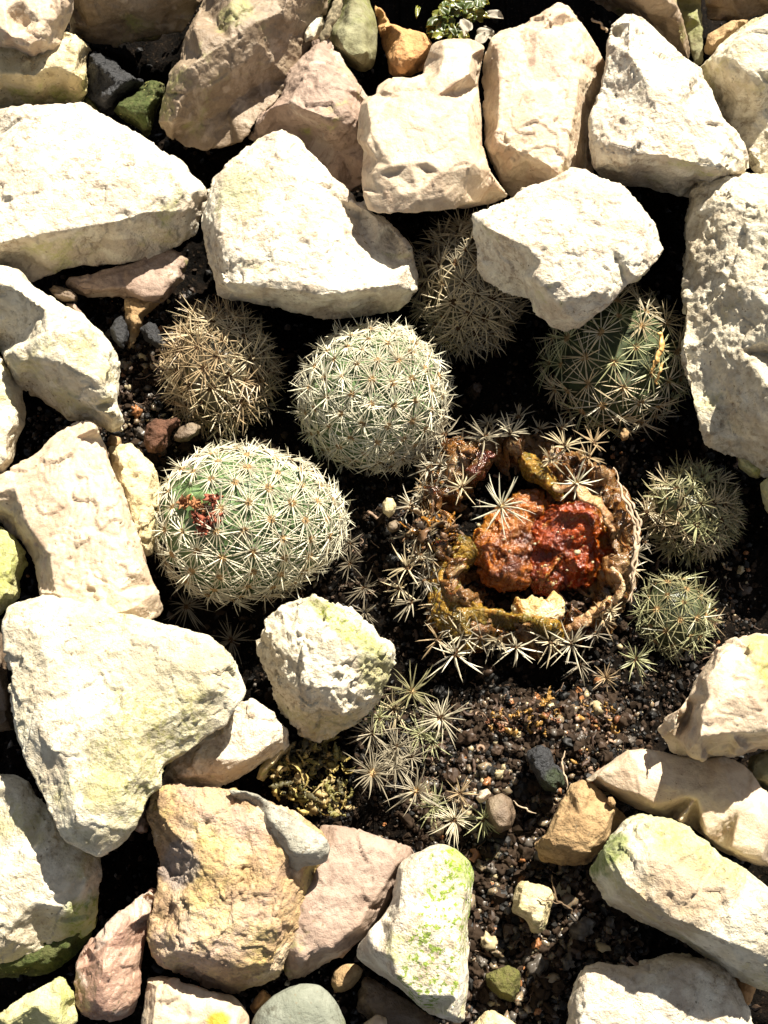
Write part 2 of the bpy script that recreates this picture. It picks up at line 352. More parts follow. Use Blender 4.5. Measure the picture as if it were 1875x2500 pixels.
stone('C', [(765,100),(800,72),(870,75),(940,120),(1050,210),(1130,290),(1210,360),(1265,400),(1280,460),(1340,570),(1400,680),(1480,770),(1530,860),(1560,970),(1400,1060),(1250,1080),(1215,1145),(1080,1125),(900,1090),(690,1020),(640,960,-110),(625,850,-80),(625,700,-70),(650,610,-70),(700,500,-60),(725,400,-50),(740,250,-40),(750,150,-30)], 400, 90, 'white', 'limestone_rock',
  'white triangular stone with a pitted grey left face, right of the tall slab', ctrl=[(860,110,-5),(855,300,5),(940,440,5),(1010,640,5),(1060,760,0),(900,885,-10),(760,895,-20),(650,885,-45),(1060,905,-5),(1250,950,-5),(1400,985,-10),(1490,985,-15),(1230,440,0),(1360,720,0),(1150,600,10),(780,560,-55),(700,700,-60),(780,200,-60),(850,1010,-120),(1100,1040,-120),(1300,1020,-60)], ring=0, rough=1.4, vox=3.5)
stone('C', [(1680,80),(1560,130),(1460,200),(1370,270),(1330,330),(1260,390),(1280,460),(1350,600),(1450,740),(1520,860),(1560,970),(1600,1030),(1720,1080),(1860,1000),(1860,60)], 300, 20, 'whiteg', 'limestone_rock',
  'white boulder with a shadowy brownish flank, cut by the upper right edge', ctrl=[(1660,130,0),(1500,220,0),(1380,330,-10),(1480,420,-5),(1580,440,0),(1720,400,0),(1780,200,10),(1480,620,-120),(1620,640,-120),(1600,860,-170),(1750,850,-150)], ring=0, rough=1.2)
stone('C', [(-760,-500),(-760,-70),(-300,-50),(200,-55),(520,-40),(700,-30),(760,30),(850,60),(1000,180),(1210,350),(1225,250),(1180,150),(1140,50),(1120,-80),(1100,-480)], 300, 0, 'brown', 'quartzite_rock', 'tan brown stone behind the tip of the white triangular stone', ctrl=[(-600,-400,-150),(0,-420,-150),(600,-400),(1000,-380),(-600,-130,-150),(-200,-130,-150),(200,-130,-100),(600,-120),(820,-60,0),(1000,-60,0),(950,60,-90),(1080,100,-130),(1150,200,-190)], ring=0, vox=5)  # unseen left stretch beyond the top edge added to shade the soil below
stone('C', [(1115,-80),(1270,-80),(1275,100),(1285,370),(1240,390),(1190,200),(1145,60)], 140, 0, 'olive', 'limestone_rock', 'narrow dark olive stone wedged behind the white triangular stone', ctrl=[(1190,-50,10),(1220,100,-40),(1240,250,-70)], ring=0)
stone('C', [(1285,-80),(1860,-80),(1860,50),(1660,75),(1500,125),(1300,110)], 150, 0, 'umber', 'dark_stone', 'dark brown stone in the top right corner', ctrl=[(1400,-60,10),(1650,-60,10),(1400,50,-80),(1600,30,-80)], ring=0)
stone('C', [(1310,200),(1450,120),(1560,110),(1480,200),(1380,280),(1340,330),(1290,300)], 130, 10, 'tan', 'small_stone', 'small reddish tan stone half hidden beneath the boulder at upper right', ring=.2)
stone('W', [(1026,465),(1050,455),(1100,432),(1137,402),(1197,383),(1234,363),(1264,367),(1302,388),(1339,398),(1357,414),(1383,444),(1410,478),(1421,497),(1425,523),(1434,538),(1428,556,-30),(1410,571,-40),(1376,608,-55),(1352,613,-60),(1327,647,-60),(1301,669,-70),(1279,695),(1257,714),(1227,718),(1197,710),(1171,692),(1152,673),(1145,647),(1126,637),(1089,630),(1062,620),(1040,602),(1027,580),(1030,540),(1024,500)], 380, 130, 'white', 'limestone_rock',
  'chunky bright white stone perched over the two shaded cacti', gz='perch', ctrl=[(1050,490,-10),(1096,513,0),(1152,540,5),(1170,570,0),(1160,600,-10),(1190,635,-15),(1235,668,-25),(1279,672,-25),(1300,640,-15),(1370,580,-10),(1180,420,0),(1250,400,5),(1330,430,0),(1390,500,-5),(1250,500,14),(1320,530,5),(1240,580,0),(1070,570,-110),(1120,600,-110),(1190,690,-110),(1240,700,-110),(1045,540,-90)], ring=0, strata=1., rough=1., vox=3.5)
stone('W', [(1590,372),(1560,378),(1520,385),(1498,410),(1495,440),(1480,470),(1477,560),(1475,640),(1478,700),(1470,750),(1470,790),(1490,850),(1505,900),(1515,940),(1530,960),(1570,980),(1610,990),(1650,1030),(1740,1060),(1780,980),(1780,420),(1700,380),(1640,365)], 340, 30, 'whiteg', 'limestone_rock',
  'large rough grained whitish stone running down the right edge', ctrl=[(1510,430,-20),(1580,425,10),(1650,440,20),(1720,520,40),(1720,700,40),(1700,880,10),(1640,640,5),(1560,600,-45),(1500,560,-90),(1600,760,-60),(1510,740,-130),(1560,860,-140),(1630,900,-80),(1590,950,-180)], ring=0, rough=2.2, chip=1.2, vox=3.5)
stone('W', [(1640,1040),(1700,1010),(1780,1020),(1780,1140),(1690,1130),(1655,1105),(1645,1075)], 160, 10, 'green', 'limestone_rock', 'shaded greenish stone below the large rough stone at the right edge')
stone('F', [(1480,1190),(1560,1220),(1650,1290),(1610,1350),(1550,1330),(1490,1280)], 120, 0, 'green', 'small_stone', 'small dim stone beneath the lower end of the rough right edge stone')
stone('W', [(-60,240),(60,228),(150,222),(185,224),(215,245),(260,265),(310,295),(350,325),(390,350),(425,385),(445,412),(440,440),(432,470),(425,500),(385,530),(350,550),(290,567),(240,573),(180,573),(120,590),(70,605),(40,600),(0,580),(-60,570)], 240, 40, 'white', 'limestone_slab',
  'broad flat white slab with a shaded front edge at the left', gz='broad', ctrl=[(-40,535,0),(0,526,0),(60,510,0),(150,495,0),(250,480,0),(330,465,0),(390,450,-3),(430,442,-10),(60,260,0),(180,250,0),(300,320,0),(380,385,0),(100,380,6),(240,380,8),(-30,400,0),(50,560,-120),(200,545,-130),(330,520,-120),(410,485,-90)], ring=0, rough=.8)
stone('W', [(560,300),(610,282),(650,300),(680,340),(715,385),(750,410),(770,440),(790,432),(800,455),(830,470),(860,500),(890,540),(905,580),(902,620),(885,655),(860,675),(800,680),(740,690),(700,692),(660,680),(600,668),(550,655),(500,650),(468,640),(462,590),(445,540),(435,480),(440,430),(460,390),(480,360),(520,330)], 270, 50, 'white', 'limestone_rock',
  'very large white stone in the upper middle, right above the sunlit round cactus', gz='bigw', ctrl=[(466,590,-35),(500,608,-15),(560,622,-10),(640,626,-5),(700,636,-5),(760,630,-5),(820,618,-5),(870,604,-10),(890,590,-25),(600,320,-5),(540,350,0),(480,420,-15),(475,500,-10),(560,450,10),(650,420,10),(690,520,10),(800,540,-75),(860,570,-85),(770,470,-80),(730,430,-55),(700,390,-40),(740,520,-20),(800,590,-25),(850,500,-95),(600,550,10),(500,635,-120),(600,650,-130),(700,670,-140),(800,655,-130),(870,640,-110)], ring=0, strata=.6)
stone('W', [(-80,560),(0,575),(40,585),(60,610),(95,640),(130,655),(180,680),(220,715),(245,750),(258,790),(255,830),(250,870),(262,900),(265,930),(240,935),(200,905),(150,910),(130,880),(80,850),(35,830),(20,790),(0,760),(-80,750)], 300, 40, 'whiteg', 'limestone_rock',
  'white stone with a rough greenish lower flank, left of the dark bark soil', ctrl=[(-40,600,0),(30,620,0),(100,670,5),(180,720,5),(230,780,0),(235,850,-5),(245,900,-25),(25,770,-15),(75,770,-5),(131,780,0),(187,815,0),(222,840,-5),(40,815,-110),(110,840,-100),(170,870,-90),(200,880,-80),(100,720,8)], ring=0, rough=1.5)
stone('W', [(-80,740),(0,765),(20,800),(45,850),(50,890),(48,920),(35,960),(30,1000),(10,1025),(-80,1030)], 200, 10, 'whiteg', 'limestone_rock', 'pale stone with green tinge at the left edge, above the pink wedge')
stone('W', [(-80,1100),(0,1140),(30,1165),(55,1190),(60,1215),(45,1250),(40,1290),(20,1310),(0,1330),(-80,1340)], 170, 10, 'green', 'algae_covered_stone', 'bright yellow green algae covered stone at the left edge', rough=1.4)
stone('W', [(235,965),(290,965),(320,985),(338,1020),(340,1060),(335,1100),(330,1150),(325,1195),(300,1210),(270,1130),(250,1040)], 140, 10, 'yellow', 'limestone_rock', 'knobbly pale yellow stone between the pink wedge and the flowering cactus', rough=2.4, chip=1.6, vox=3)
stone('W', [(205,890),(218,905),(215,930),(230,965),(240,1010),(262,1050),(275,1090),(290,1140),(300,1170),(320,1230),(340,1280),(354,1335,-40),(300,1350,-10),(200,1330,-5),(90,1290,-20),(80,1250),(70,1210),(45,1170),(10,1130),(-60,1100),(-60,1040),(0,1025),(50,1000),(90,975),(110,950),(160,915)], 230, 50, 'cream', 'quartz_stone',
  'pinkish cream wedge of stone with fine banding, pointing up at the left', ctrl=[(205,925,-5),(228,1010,0),(250,1080,0),(262,1150,0),(300,1230,-5),(325,1300,-10),(160,945,-5),(120,985,0),(75,1015,-3),(30,1050,-5),(-30,1075,-10),(60,1130,-10),(110,1200,-5),(120,1280,-5),(150,1080,8),(200,1180,8),(250,1280,0),(30,1110,-60),(90,1220,-50)], ring=0, rough=.6, strata=.7, vox=3.5)
stone('W', [(45,1285),(90,1283),(150,1290),(200,1300),(250,1325),(330,1335),(400,1355),(450,1375),(500,1410),(530,1450),(537,1480),(520,1510),(500,1530),(485,1565),(440,1590),(400,1625),(360,1650),(345,1670),(348,1700),(320,1720),(310,1750),(290,1790),(250,1830),(215,1850),(180,1840),(130,1810),(110,1770),(80,1710),(55,1650),(35,1600),(25,1530),(20,1450),(12,1400),(8,1340),(15,1305)], 315, 90, 'whiteg', 'limestone_rock',
  'biggest white stone at lower left with a yellow green stain across its middle', gz='stain', ring=.13, edge=.12, rough=.9, mid=.82)
stone('W', [(340,1740),(345,1700),(360,1640),(440,1590),(500,1520),(545,1510),(590,1540),(620,1580),(625,1610),(590,1640),(520,1680),(470,1700),(400,1698),(360,1692)], 160, 30, 'white', 'limestone_rock',
  'small white stone with a raised lip, tucked under the biggest white stone', ctrl=[(380,1680,-15),(430,1640,-10),(480,1610,-5),(480,1640,10),(560,1560,10),(600,1595,5),(540,1640,5),(490,1665,-10),(430,1675,-30),(540,1660,-50)], ring=0, vox=3)
stone('H', [(60,1660),(80,1590),(230,1440),(268,1480),(200,1560),(150,1620),(100,1680)], 90, 0, 'yellow', 'small_stone', 'small pale yellow stone under the raised lip of the small white stone', vox=3)
stone('W', [(668,1285),(700,1300),(740,1320),(780,1330),(800,1365),(835,1390),(853,1420),(848,1445),(835,1470),(825,1500),(800,1530),(760,1570),(720,1595),(680,1602),(640,1580),(615,1550),(590,1510),(572,1460),(558,1410),(555,1370),(580,1330),(620,1300)], 240, 20, 'whiteg', 'limestone_boulder',
  'rugged white boulder with green algae on top, below the flowering cactus', gz='boulder', ctrl=[(670,1305,-10),(620,1340,-20),(575,1370,-35),(640,1350,5),(700,1340,10),(770,1370,0),(820,1410,-15),(740,1420,15),(660,1420,5),(600,1420,-25),(680,1480,5),(740,1490,0),(790,1450,-10),(630,1480,-40),(660,1530,-60),(740,1525,-30),(620,1520,-95),(690,1570,-110),(770,1530,-90),(590,1460,-80),(820,1470,-60)], ring=0, rough=2.2, chip=2., strata=1., vox=3)
stone('W', [(-80,1680),(0,1675),(30,1670),(60,1690),(110,1750),(150,1800),(190,1840),(217,1850),(217,1900),(210,1960),(205,2000),(180,2020),(120,2050),(60,2080),(0,2100),(-80,2110)], 150, 10, 'whiteg', 'limestone_rock',
  'white stone half shadowed by the biggest white stone at the lower left edge', gz='lowleft', ctrl=[(-40,1700,-5),(40,1700,0),(120,1790,0),(190,1870,-5),(190,1930,-10),(130,1960,0),(70,1950,5),(60,1870,10),(-30,1900,5),(0,2030,-10),(80,1990,-50),(150,2000,-60),(60,2050,-70),(195,1990,-60)], ring=0)
stone('J', [(-160,1250),(150,1200),(540,990),(562,1050),(520,1170),(420,1260),(300,1350),(100,1385),(-160,1385)], 60, -30, 'moss', 'mossy_stone', 'dark moss covered stone in the gap at the lower left edge', rough=1.5)
stone('J', [(-160,1680),(0,1600),(120,1500),(250,1430),(370,1370),(390,1420),(430,1470),(447,1560),(450,1760),(-160,1800)], 150, 10, 'green', 'limestone_rock', 'greenish stone in the bottom left corner', ctrl=[(350,1450,-5),(345,1550,0),(340,1680,0),(200,1550,0),(50,1650,0),(415,1560,-70),(410,1700,-70)], ring=0)
stone('J', [(780,540),(840,390),(865,480),(855,550),(810,560)], 90, 0, 'rose', 'small_stone', 'small pinkish stone peeking between the biggest white stone and the ochre stone', vox=3)
stone('J', [(870,870),(915,880),(910,980),(885,1000),(875,1080),(845,1180),(825,1290),(805,1400),(792,1540),(770,1600),(700,1645),(620,1652),(520,1630),(460,1590),(440,1530),(430,1420),(440,1310),(490,1210),(560,1120),(650,1040),(760,960)], 170, 10, 'rose', 'quartz_stone',
  'translucent pink quartz stone leaning left of the ochre stone', ctrl=[(870,1010,0),(740,1090,0),(620,1200,0),(560,1290,0),(600,1340,10),(570,1450,0),(540,1570,-20),(700,1400,-25),(720,1220,-20),(790,1250,-45),(500,1280,-60),(480,1450,-40),(680,1580,-40)], ring=0, rough=.8, chip=1.2, vox=3)
stone('W', [(325,1705),(355,1690),(400,1700),(450,1700),(500,1705),(540,1720),(600,1740),(650,1760),(690,1790),(712,1830),(705,1870),(690,1890),(680,1920),(665,1990),(640,2040),(615,2080),(605,2110),(560,2130),(500,2145),(450,2130),(390,2110),(340,2100),(325,2060),(322,2000),(330,1950),(345,1920),(350,1880),(345,1850),(325,1790),(315,1745)], 240, 30, 'ochre', 'sandstone_rock',
  'big ochre and pink sandstone with a grey patch on its upper right', ctrl=[(350,1720,-10),(345,1760,-15),(370,1800,-10),(405,1830,0),(430,1890,-10),(425,1930,-20),(380,1940,-40),(450,1760,5),(560,1770,5),(640,1820,0),(600,1900,10),(500,1880,8),(500,2000,5),(600,2000,0),(400,2050,-10),(500,2090,-30),(580,2080,-40),(360,1860,-75),(375,1900,-80)], ring=0, rough=1.7, chip=1.4, strata=.8, vox=3.5, gz='ochre')
stone('K', [(-110,300),(0,310),(60,330),(180,400),(300,470),(400,540),(470,600),(485,640),(470,720),(400,740),(330,745),(305,780),(250,745),(170,670),(140,620),(90,560),(60,480),(50,420),(-40,370)], 262, 180, 'crust', 'grey_patch', 'grainy grey crust on the upper right of the ochre stone', parent='ochre', vox=3, ring=.2, rough=1., chip=.2, edge=.3, rnd=7, plane=-1)
stone('K', [(430,505),(540,500),(640,520),(730,570),(820,590),(920,605),(1000,660),(970,760),(900,800),(870,860),(850,940),(750,1080),(700,1140),(620,1200),(560,1280),(440,1320),(330,1380),(240,1422),(220,1300),(200,1200),(200,1000),(300,850),(380,700)], 150, 10, 'pink', 'limestone_slab',
  'flat mauve pink stone between the ochre stone and the green spotted white stone', rough=.9, chip=.8, ring=.1)
stone('K', [(890,740),(960,680),(1010,660),(1080,620),(1150,612),(1220,640),(1260,685),(1300,720),(1325,800),(1310,900),(1290,1100),(1285,1300),(1290,1450),(1265,1640),(1240,1660),(1170,1645),(1080,1620),(1000,1560),(880,1450),(780,1380),(690,1310),(640,1260),(650,1200),(720,1120),(790,1040),(840,960),(860,860)], 270, 40, 'white', 'limestone_rock',
  'white wedge stone with a bright green algae patch, bottom centre', ctrl=[(930,740,0),(1010,690,0),(1150,660,0),(1240,720,0),(1270,850,-5),(1250,980,0),(1240,1100,0),(1238,1220,0),(1236,1320,0),(1232,1400,-5),(1225,1500,-8),(1180,1600,-20),(900,950,0),(860,1100,-5),(840,1260,-10),(880,1380,-15),(1000,1500,-20),(1050,1100,12),(800,1120,-55),(720,1220,-55),(800,1340,-70),(950,1480,-80)], ring=0, chip=.5, rough=.7, gz='algae')
stone('K', [(20,1740),(30,1640),(80,1560),(160,1490),(250,1440),(330,1420),(430,1430),(490,1480),(540,1550),(580,1640),(600,1740),(560,1840),(60,1840)], 150, 10, 'grey', 'rounded_pebble', 'smooth grey green rounded pebble at the bottom edge', cat='pebble', rnd=14, chip=.1, rough=.4, ring=.2)
stone('K', [(490,1420),(520,1340),(570,1310),(640,1310),(680,1340),(670,1390),(620,1450),(560,1480),(510,1475)], 70, 0, 'tan', 'rounded_pebble', 'dim tan oval pebble in the shadow beside the green spotted white stone', cat='pebble', rnd=8, chip=.2, rough=.4, vox=2.5, ring=.22)
stone('K', [(60,1500),(100,1455),(150,1500),(110,1560),(40,1610),(20,1560)], 60, 0, 'orange', 'rounded_pebble', 'orange pebble under the lower tip of the ochre stone', cat='pebble', rnd=8, chip=.2, vox=2.5, ring=.22)
stone('J', [(850,1390),(900,1375),(1000,1395),(1080,1430),(1200,1470),(1330,1495),(1400,1555),(1440,1620),(1450,1740),(1400,1830),(815,1830),(820,1600),(840,1480)], 140, 0, 'cream', 'quartz_stone',
  'creamy white stone with an orange rust spot at the bottom edge', rough=.8, gz='rust')
stone('K', [(680,1650),(760,1608),(810,1618),(830,1700),(800,1760),(640,1760)], 90, 0, 'cream', 'small_stone', 'tip of a small cream stone at the bottom edge, centre', vox=3)
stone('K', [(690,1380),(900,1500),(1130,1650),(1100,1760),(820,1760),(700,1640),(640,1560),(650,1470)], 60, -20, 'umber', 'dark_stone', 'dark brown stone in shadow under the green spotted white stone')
stone('L', [(-140,1760),(-20,1640),(20,1590),(60,1575),(150,1620),(250,1710),(260,1780)], 90, 0, 'yellow', 'small_stone', 'yellowish stone tip at the bottom edge, right of centre', vox=3)
stone('L', [(500,1640),(520,1530),(550,1440),(590,1320),(640,1300),(740,1320),(860,1330),(1000,1300),(1080,1265),(1230,1265),(1350,1300),(1440,1360),(1480,1450),(1540,1560),(1570,1660),(1610,1830),(470,1830)], 180, 10, 'white', 'limestone_rock',
  'white stone with a curved shadow across it at the bottom right', ring=.1, edge=.3, rough=.8)
stone('L', [(1440,1380),(1520,1390),(1600,1440),(1560,1540),(1500,1580),(1470,1450)], 70, 0, 'orange', 'small_stone', 'small orange stone wedged at the lower right edge', vox=3)
stone('L', [(835,70),(900,62),(1020,75),(1100,100),(1250,130),(1400,110),(1500,150),(1560,200),(1620,300),(1860,420),(1860,760),(1640,755),(1500,705),(1380,645),(1250,540),(1100,480),(950,435),(800,372),(680,292),(620,258),(580,237),(640,200),(740,140)], 190, 30, 'cream', 'quartz_stone',
  'long cream stone crossed by the shadow of the stone above it, lower right', ctrl=[(620,232,-15),(740,262,-5),(880,335,0),(1000,395,0),(1150,480,0),(1300,560,0),(1450,640,0),(1600,700,0),(880,100,0),(1050,130,0),(1400,180,5),(1000,250,10),(1250,330,8),(1500,400,12),(1700,500,8),(780,330,-80),(1000,428,-70),(1400,640,-60)], ring=0, chip=.5, rough=.5)
stone('L', [(1520,220),(1560,120),(1640,80),(1860,100),(1860,330),(1640,295),(1550,262)], 150, 10, 'olive', 'limestone_rock', 'olive tinted stone at the right edge below the pale shaded stone')
stone('L', [(530,265),(590,245),(640,270),(720,350),(780,400),(850,465),(780,560),(710,640),(620,742),(540,748),(460,742),(340,722),(300,620),(370,560),(420,450),(480,350)], 150, 10, 'tan', 'sandstone_rock',
  'golden brown angular stone with dark specks beside the long green stained stone', ctrl=[(545,290,0),(620,300,0),(760,420,0),(440,480,-5),(390,600,-5),(480,650,0),(630,655,0),(700,600,0),(570,450,10),(360,670,-60),(480,710,-70),(600,710,-70)], ring=0, vox=3, chip=.7)
stone('L', [(735,345),(760,345),(780,380),(770,410),(745,405),(728,375)], 165, 130, 'tan', 'small_pebble', 'tiny tan pebble stuck on the edge of the golden brown stone', cat='pebble', vox=1.5, rough=.3, chip=.2)
stone('L', [(930,440),(1000,465),(1100,480),(1200,520),(1320,600),(1400,700),(1500,750),(1600,820),(1720,930),(1840,1100),(1840,1400),(1690,1480),(1560,1430),(1450,1370),(1350,1290),(1230,1220),(1130,1170),(1000,1110),(850,1030),(730,960),(680,880),(650,810),(620,770),(640,720),(700,650),(740,580),(840,470)], 335, 70, 'whiteg', 'limestone_rock',
  'long white boulder with green staining and a shaded side, lower right', gz='long', ctrl=[(930,470,0),(760,590,0),(740,680,-5),(770,760,0),(830,850,5),(950,955,5),(1100,1040,5),(1280,1130,5),(1450,1190,0),(1590,1255,-5),(1700,1240,0),(1250,600,0),(1450,780,5),(1650,930,5),(1000,700,18),(1250,900,18),(1450,1030,10),(1700,1080,10),(680,790,-80),(760,920,-110),(1000,1070,-120),(1300,1210,-120),(1500,1330,-120),(1650,1400,-120)], ring=0, rough=1.1)
stone('I', [(1500,840),(1600,820),(1700,850),(1860,1000),(1860,1480),(1600,1490),(1470,1530),(1280,1560),(1160,1547),(1080,1500),(1060,1440),(1010,1380),(1060,1310),(1150,1260),(1200,1180),(1250,1060),(1300,980),(1370,900)], 360, 110, 'cream', 'limestone_rock',
  'pale pinkish stone with a shaded left facet at the right edge', gz='facet', ctrl=[(1400,920,0),(1290,1060,-5),(1320,1180,0),(1275,1330,5),(1265,1420,5),(1250,1530,-20),(1600,870,5),(1430,1180,20),(1440,1400,-5),(1600,1200,25),(1500,1480,-30),(1700,1400,0),(1180,1330,-135),(1130,1430,-125),(1215,1250,-110),(1600,1050,15)], ring=0, rough=.8)
stone('L', [(190,900),(230,830),(300,840),(400,880),(427,930),(385,1050),(350,1140),(290,1120),(260,1050),(180,1010)], 90, 0, 'yellow', 'small_stone', 'small yellow stone half buried in the gritty soil', vox=2.5, rough=1.3)
stone('L', [(20,1370),(150,1320),(230,1350),(222,1450),(190,1530),(100,1505),(30,1440)], 42, -30, 'moss2', 'mossy_stone', 'low olive mossy stone in the gritty soil near the bottom', vox=2.5)
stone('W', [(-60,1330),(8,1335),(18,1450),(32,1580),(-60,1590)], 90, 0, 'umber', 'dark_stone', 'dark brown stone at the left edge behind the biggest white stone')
# soil pocket, upper left
stone('D', [(370,190),(700,110),(1040,15),(1085,80),(1060,200),(1010,240),(970,300),(880,350),(800,330),(700,290),(500,300),(400,250)], 100, 0, 'pink', 'limestone_slab', 'shaded flat stone under the broad white slab', ring=.12)
stone('D', [(715,300),(960,295),(900,350),(830,420),(812,480),(775,560),(735,610),(752,520),(720,430)], 75, 0, 'tan', 'small_stone', 'orange tan stone sliver in the dark soil below the shaded flat stone', vox=2.5)
stone('D', [(280,250),(330,235),(400,255),(445,290),(440,320),(370,325),(320,300)], 120, 40, 'umber', 'bark_piece', 'reddish brown bark piece under the broad white slab', cat='bark', vox=2, strata=2)
stone('D', [(380,335),(430,335),(475,385),(470,400),(430,385)], 100, 40, 'pink', 'small_stone', 'small grey chip beside the reddish bark piece', vox=2)
stone('D', [(640,480),(665,430),(700,400),(735,450),(745,520),(720,600),(690,590),(655,540)], 90, 20, 'black', 'charcoal_chip', 'shiny black charcoal chip left of the orange tan sliver', cat='charcoal', vox=2, rnd=2, chip=1.5)
stone('D', [(810,480),(860,440),(900,450),(930,520),(950,590),(900,590),(840,550)], 90, 20, 'black', 'charcoal_chip', 'shiny black charcoal chip right of the orange tan sliver', cat='charcoal', vox=2, rnd=2, chip=1.5)
stone('D', [(850,1040),(900,1000),(960,1005),(1030,990),(1040,1040),(990,1090),(960,1170),(900,1210),(850,1200),(830,1130)], 80, 10, M.setdefault('crumb', stone_mat('red_brown_crumb', (.16,.075,.045), (.10,.05,.03), bmp=2.)), 'soil_crumb', 'reddish brown crumbly lump above the flowering cactus', cat='soil lump', vox=2, rough=2.2, chip=1.2)
stone('D', [(1000,1110),(1040,1050),(1110,1020),(1165,1040),(1150,1090),(1090,1130),(1030,1140)], 80, 20, 'umber', 'small_stone', 'wet glossy brown stone next to the crumbly lump', vox=2, chip=.4)
stone('D', [(612,1150),(640,1090),(700,1110),(710,1170),(650,1180)], 70, 0, 'tan', 'small_stone', 'small brown stone over the knobbly yellow stone', vox=2)
stone('E', [(790,1490),(815,1455),(850,1460),(870,1500),(860,1550),(830,1575),(795,1545)], 90, 30, 'yellow', 'rounded_pebble', 'yellow green pebble on black soil between the cacti', cat='pebble', vox=2, rough=.8, chip=.3)
stone('E', [(830,1600),(870,1585),(895,1610),(885,1650),(840,1660),(815,1635)], 70, 10, 'umber', 'rounded_pebble', 'dark round pebble below the yellow green pebble', cat='pebble', vox=2, rough=.4, chip=.2)
stone('K', [(1395,350),(1480,320),(1540,360),(1562,440),(1545,520),(1470,562),(1420,520),(1385,440)], 90, 0, 'umber', 'rounded_pebble', 'brown rounded pebble right of the dead spine tufts', cat='pebble', vox=2.5, rough=.6, chip=.3, rnd=8)
stone('K', [(1330,350),(1360,310),(1400,295),(1420,325),(1390,370),(1350,385)], 110, 60, 'cream', 'small_stone', 'small cream chip resting against the brown rounded pebble', vox=2)
stone('L', [(270,90),(330,50),(390,70),(420,150),(470,200),(475,270),(430,320),(370,310),(330,250),(290,180)], 110, 0, 'black', 'charcoal_lump', 'black lump with a dark green mossy foot in the gritty soil', cat='charcoal', vox=2.5, rnd=2, chip=2, rough=2, gz='lump')
stone('F', [(800,1090),(830,1050),(860,1080),(850,1120),(815,1130)], 60, 10, 'tan', 'small_pebble', 'two tone orange pebble on black soil under the dark green cactus', cat='pebble', vox=2)
build_stones()
pt = PARENTS
patch(pt['algae'], 'K', 1130, 1090, 240, 60, 185, -14, (.17,.24,.025), .95, .9, .35)
patch(pt['algae'], 'K', 1255, 720, 240, 30, 45, 20, (.20,.30,.02), .95, .4, .4)
patch(pt['stain'], 'G', 870, 1480, 280, 110, 190, -25, (.27,.255,.09), .8, .5, .8)
patch(pt['stain'], 'G', 1000, 1010, 280, 120, 60, 10, (.32,.27,.21), .6, .2, .8)
patch(pt['boulder'], 'H', 560, 760, 240, 100, 28, -38, (.22,.26,.03), .9, .5, .5)
patch(pt['boulder'], 'H', 760, 1000, 220, 40, 55, 10, (.25,.25,.08), .7, .3, .6)
patch(pt['long'], 'L', 1100, 880, 260, 95, 75, 0, (.36,.25,.16), .7, 0, .9)
patch(pt['long'], 'L', 1200, 620, 260, 160, 50, -30, (.28,.28,.08), .7, .4, .9)
patch(pt['long'], 'L', 720, 660, 240, 30, 50, -25, (.13,.17,.04), .9, .2, .5)
patch(pt['slab'], 'C', 370, 330, 290, 45, 75, 0, (.34,.215,.165), .7, .4, .7)
patch(pt['slab'], 'C', 360, 560, 290, 22, 28, 30, (.36,.21,.15), .7, .0, .5)
patch(pt['bigw'], 'B', 40, 1120, 270, 55, 80, 0, (.31,.31,.15), .7, .5, .9)
patch(pt['bigw'], 'A', 1350, 1100, 240, 40, 60, 0, (.27,.28,.15), .7, .4, .9)
patch(pt['perch'], 'C', 560, 1150, 340, 70, 35, 0, (.35,.29,.24), .7, .4, .9)
patch(pt['broad'], 'A', 100, 960, 270, 70, 60, 0, (.36,.27,.2), .6, .5, 1.)
patch(pt['lowleft'], 'J', 500, 1060, 100, 40, 60, -30, (.22,.27,.05), .9, .3, .6)
patch(pt['facet'], 'I', 1620, 980, 310, 40, 60, 0, (.34,.31,.07), .8, .3, .6)
patch(pt['rust'], 'J', 1260, 1640, 140, 24, 18, 0, (.75,.30,.02), .95, 0, .5)
patch(pt['ochre'], 'J', 1040, 740, 200, 45, 50, 0, (.26,.23,.22), .8, .2, .6)
patch(pt['ochre'], 'J', 1250, 400, 240, 110, 40, -35, (.42,.28,.25), .65, .3, .9)
patch(pt['ochre'], 'J', 1200, 1150, 240, 130, 60, 20, (.50,.38,.32), .6, .4, .9)
patch(pt['lump'], 'L', 420, 260, 60, 28, 25, 0, (.035,.05,.015), .9, .3, .5)

# ------------------------------------------------------------------ soil
def gnd(X, Y):
    p = np.stack([X, Y, np.zeros_like(X)], 1)
    z = -100+22*fbm(p/170., 3, 3)+9*fbm(p/38., 3, 4)+4.5*np.abs(fbm(p/13., 3, 5))+2.*fbm(p/5., 2, 6)
    for (u, v, r, a) in ((1250,1250,420,55), (700,1150,330,35), (1500,1750,250,50), (1280,2050,260,55), (1180,2350,200,50), (340,900,140,60), (300,1050,90,40), (1330,1790,150,50), (1180,1900,120,35), (930,1250,110,35), (1660,1500,200,25), (1350,1660,80,-55), (1460,1330,150,-70), (1450,1900,60,30), (790,620,200,-60), (1080,900,90,-30), (150,1980,120,-60), (330,110,150,-130), (470,150,90,-80), (480,620,70,-60), (1080,60,160,-60), (1500,500,120,-80), (320,2150,100,-30)):
        q = P(u, v, 0)/K; z = z+a*np.exp(-((X-q[0])**2+(Y-q[1])**2)/(r*r))
    z = z+6*chips(p/24., 8)
    return z
ax = np.arange(-1150, 1151, 5.); ay = np.arange(-1500, 1501, 5.)
ext = np.array([1.5, 2.5, 5, 10, 20])*1150
ax = np.concatenate([-ext[::-1], ax, ext]); ay = np.concatenate([-ext[::-1]-400, ay, ext+400])
GX, GY = np.meshgrid(ax, ay); gz = gnd(GX.ravel(), GY.ravel()); nx, ny = len(ax), len(ay)
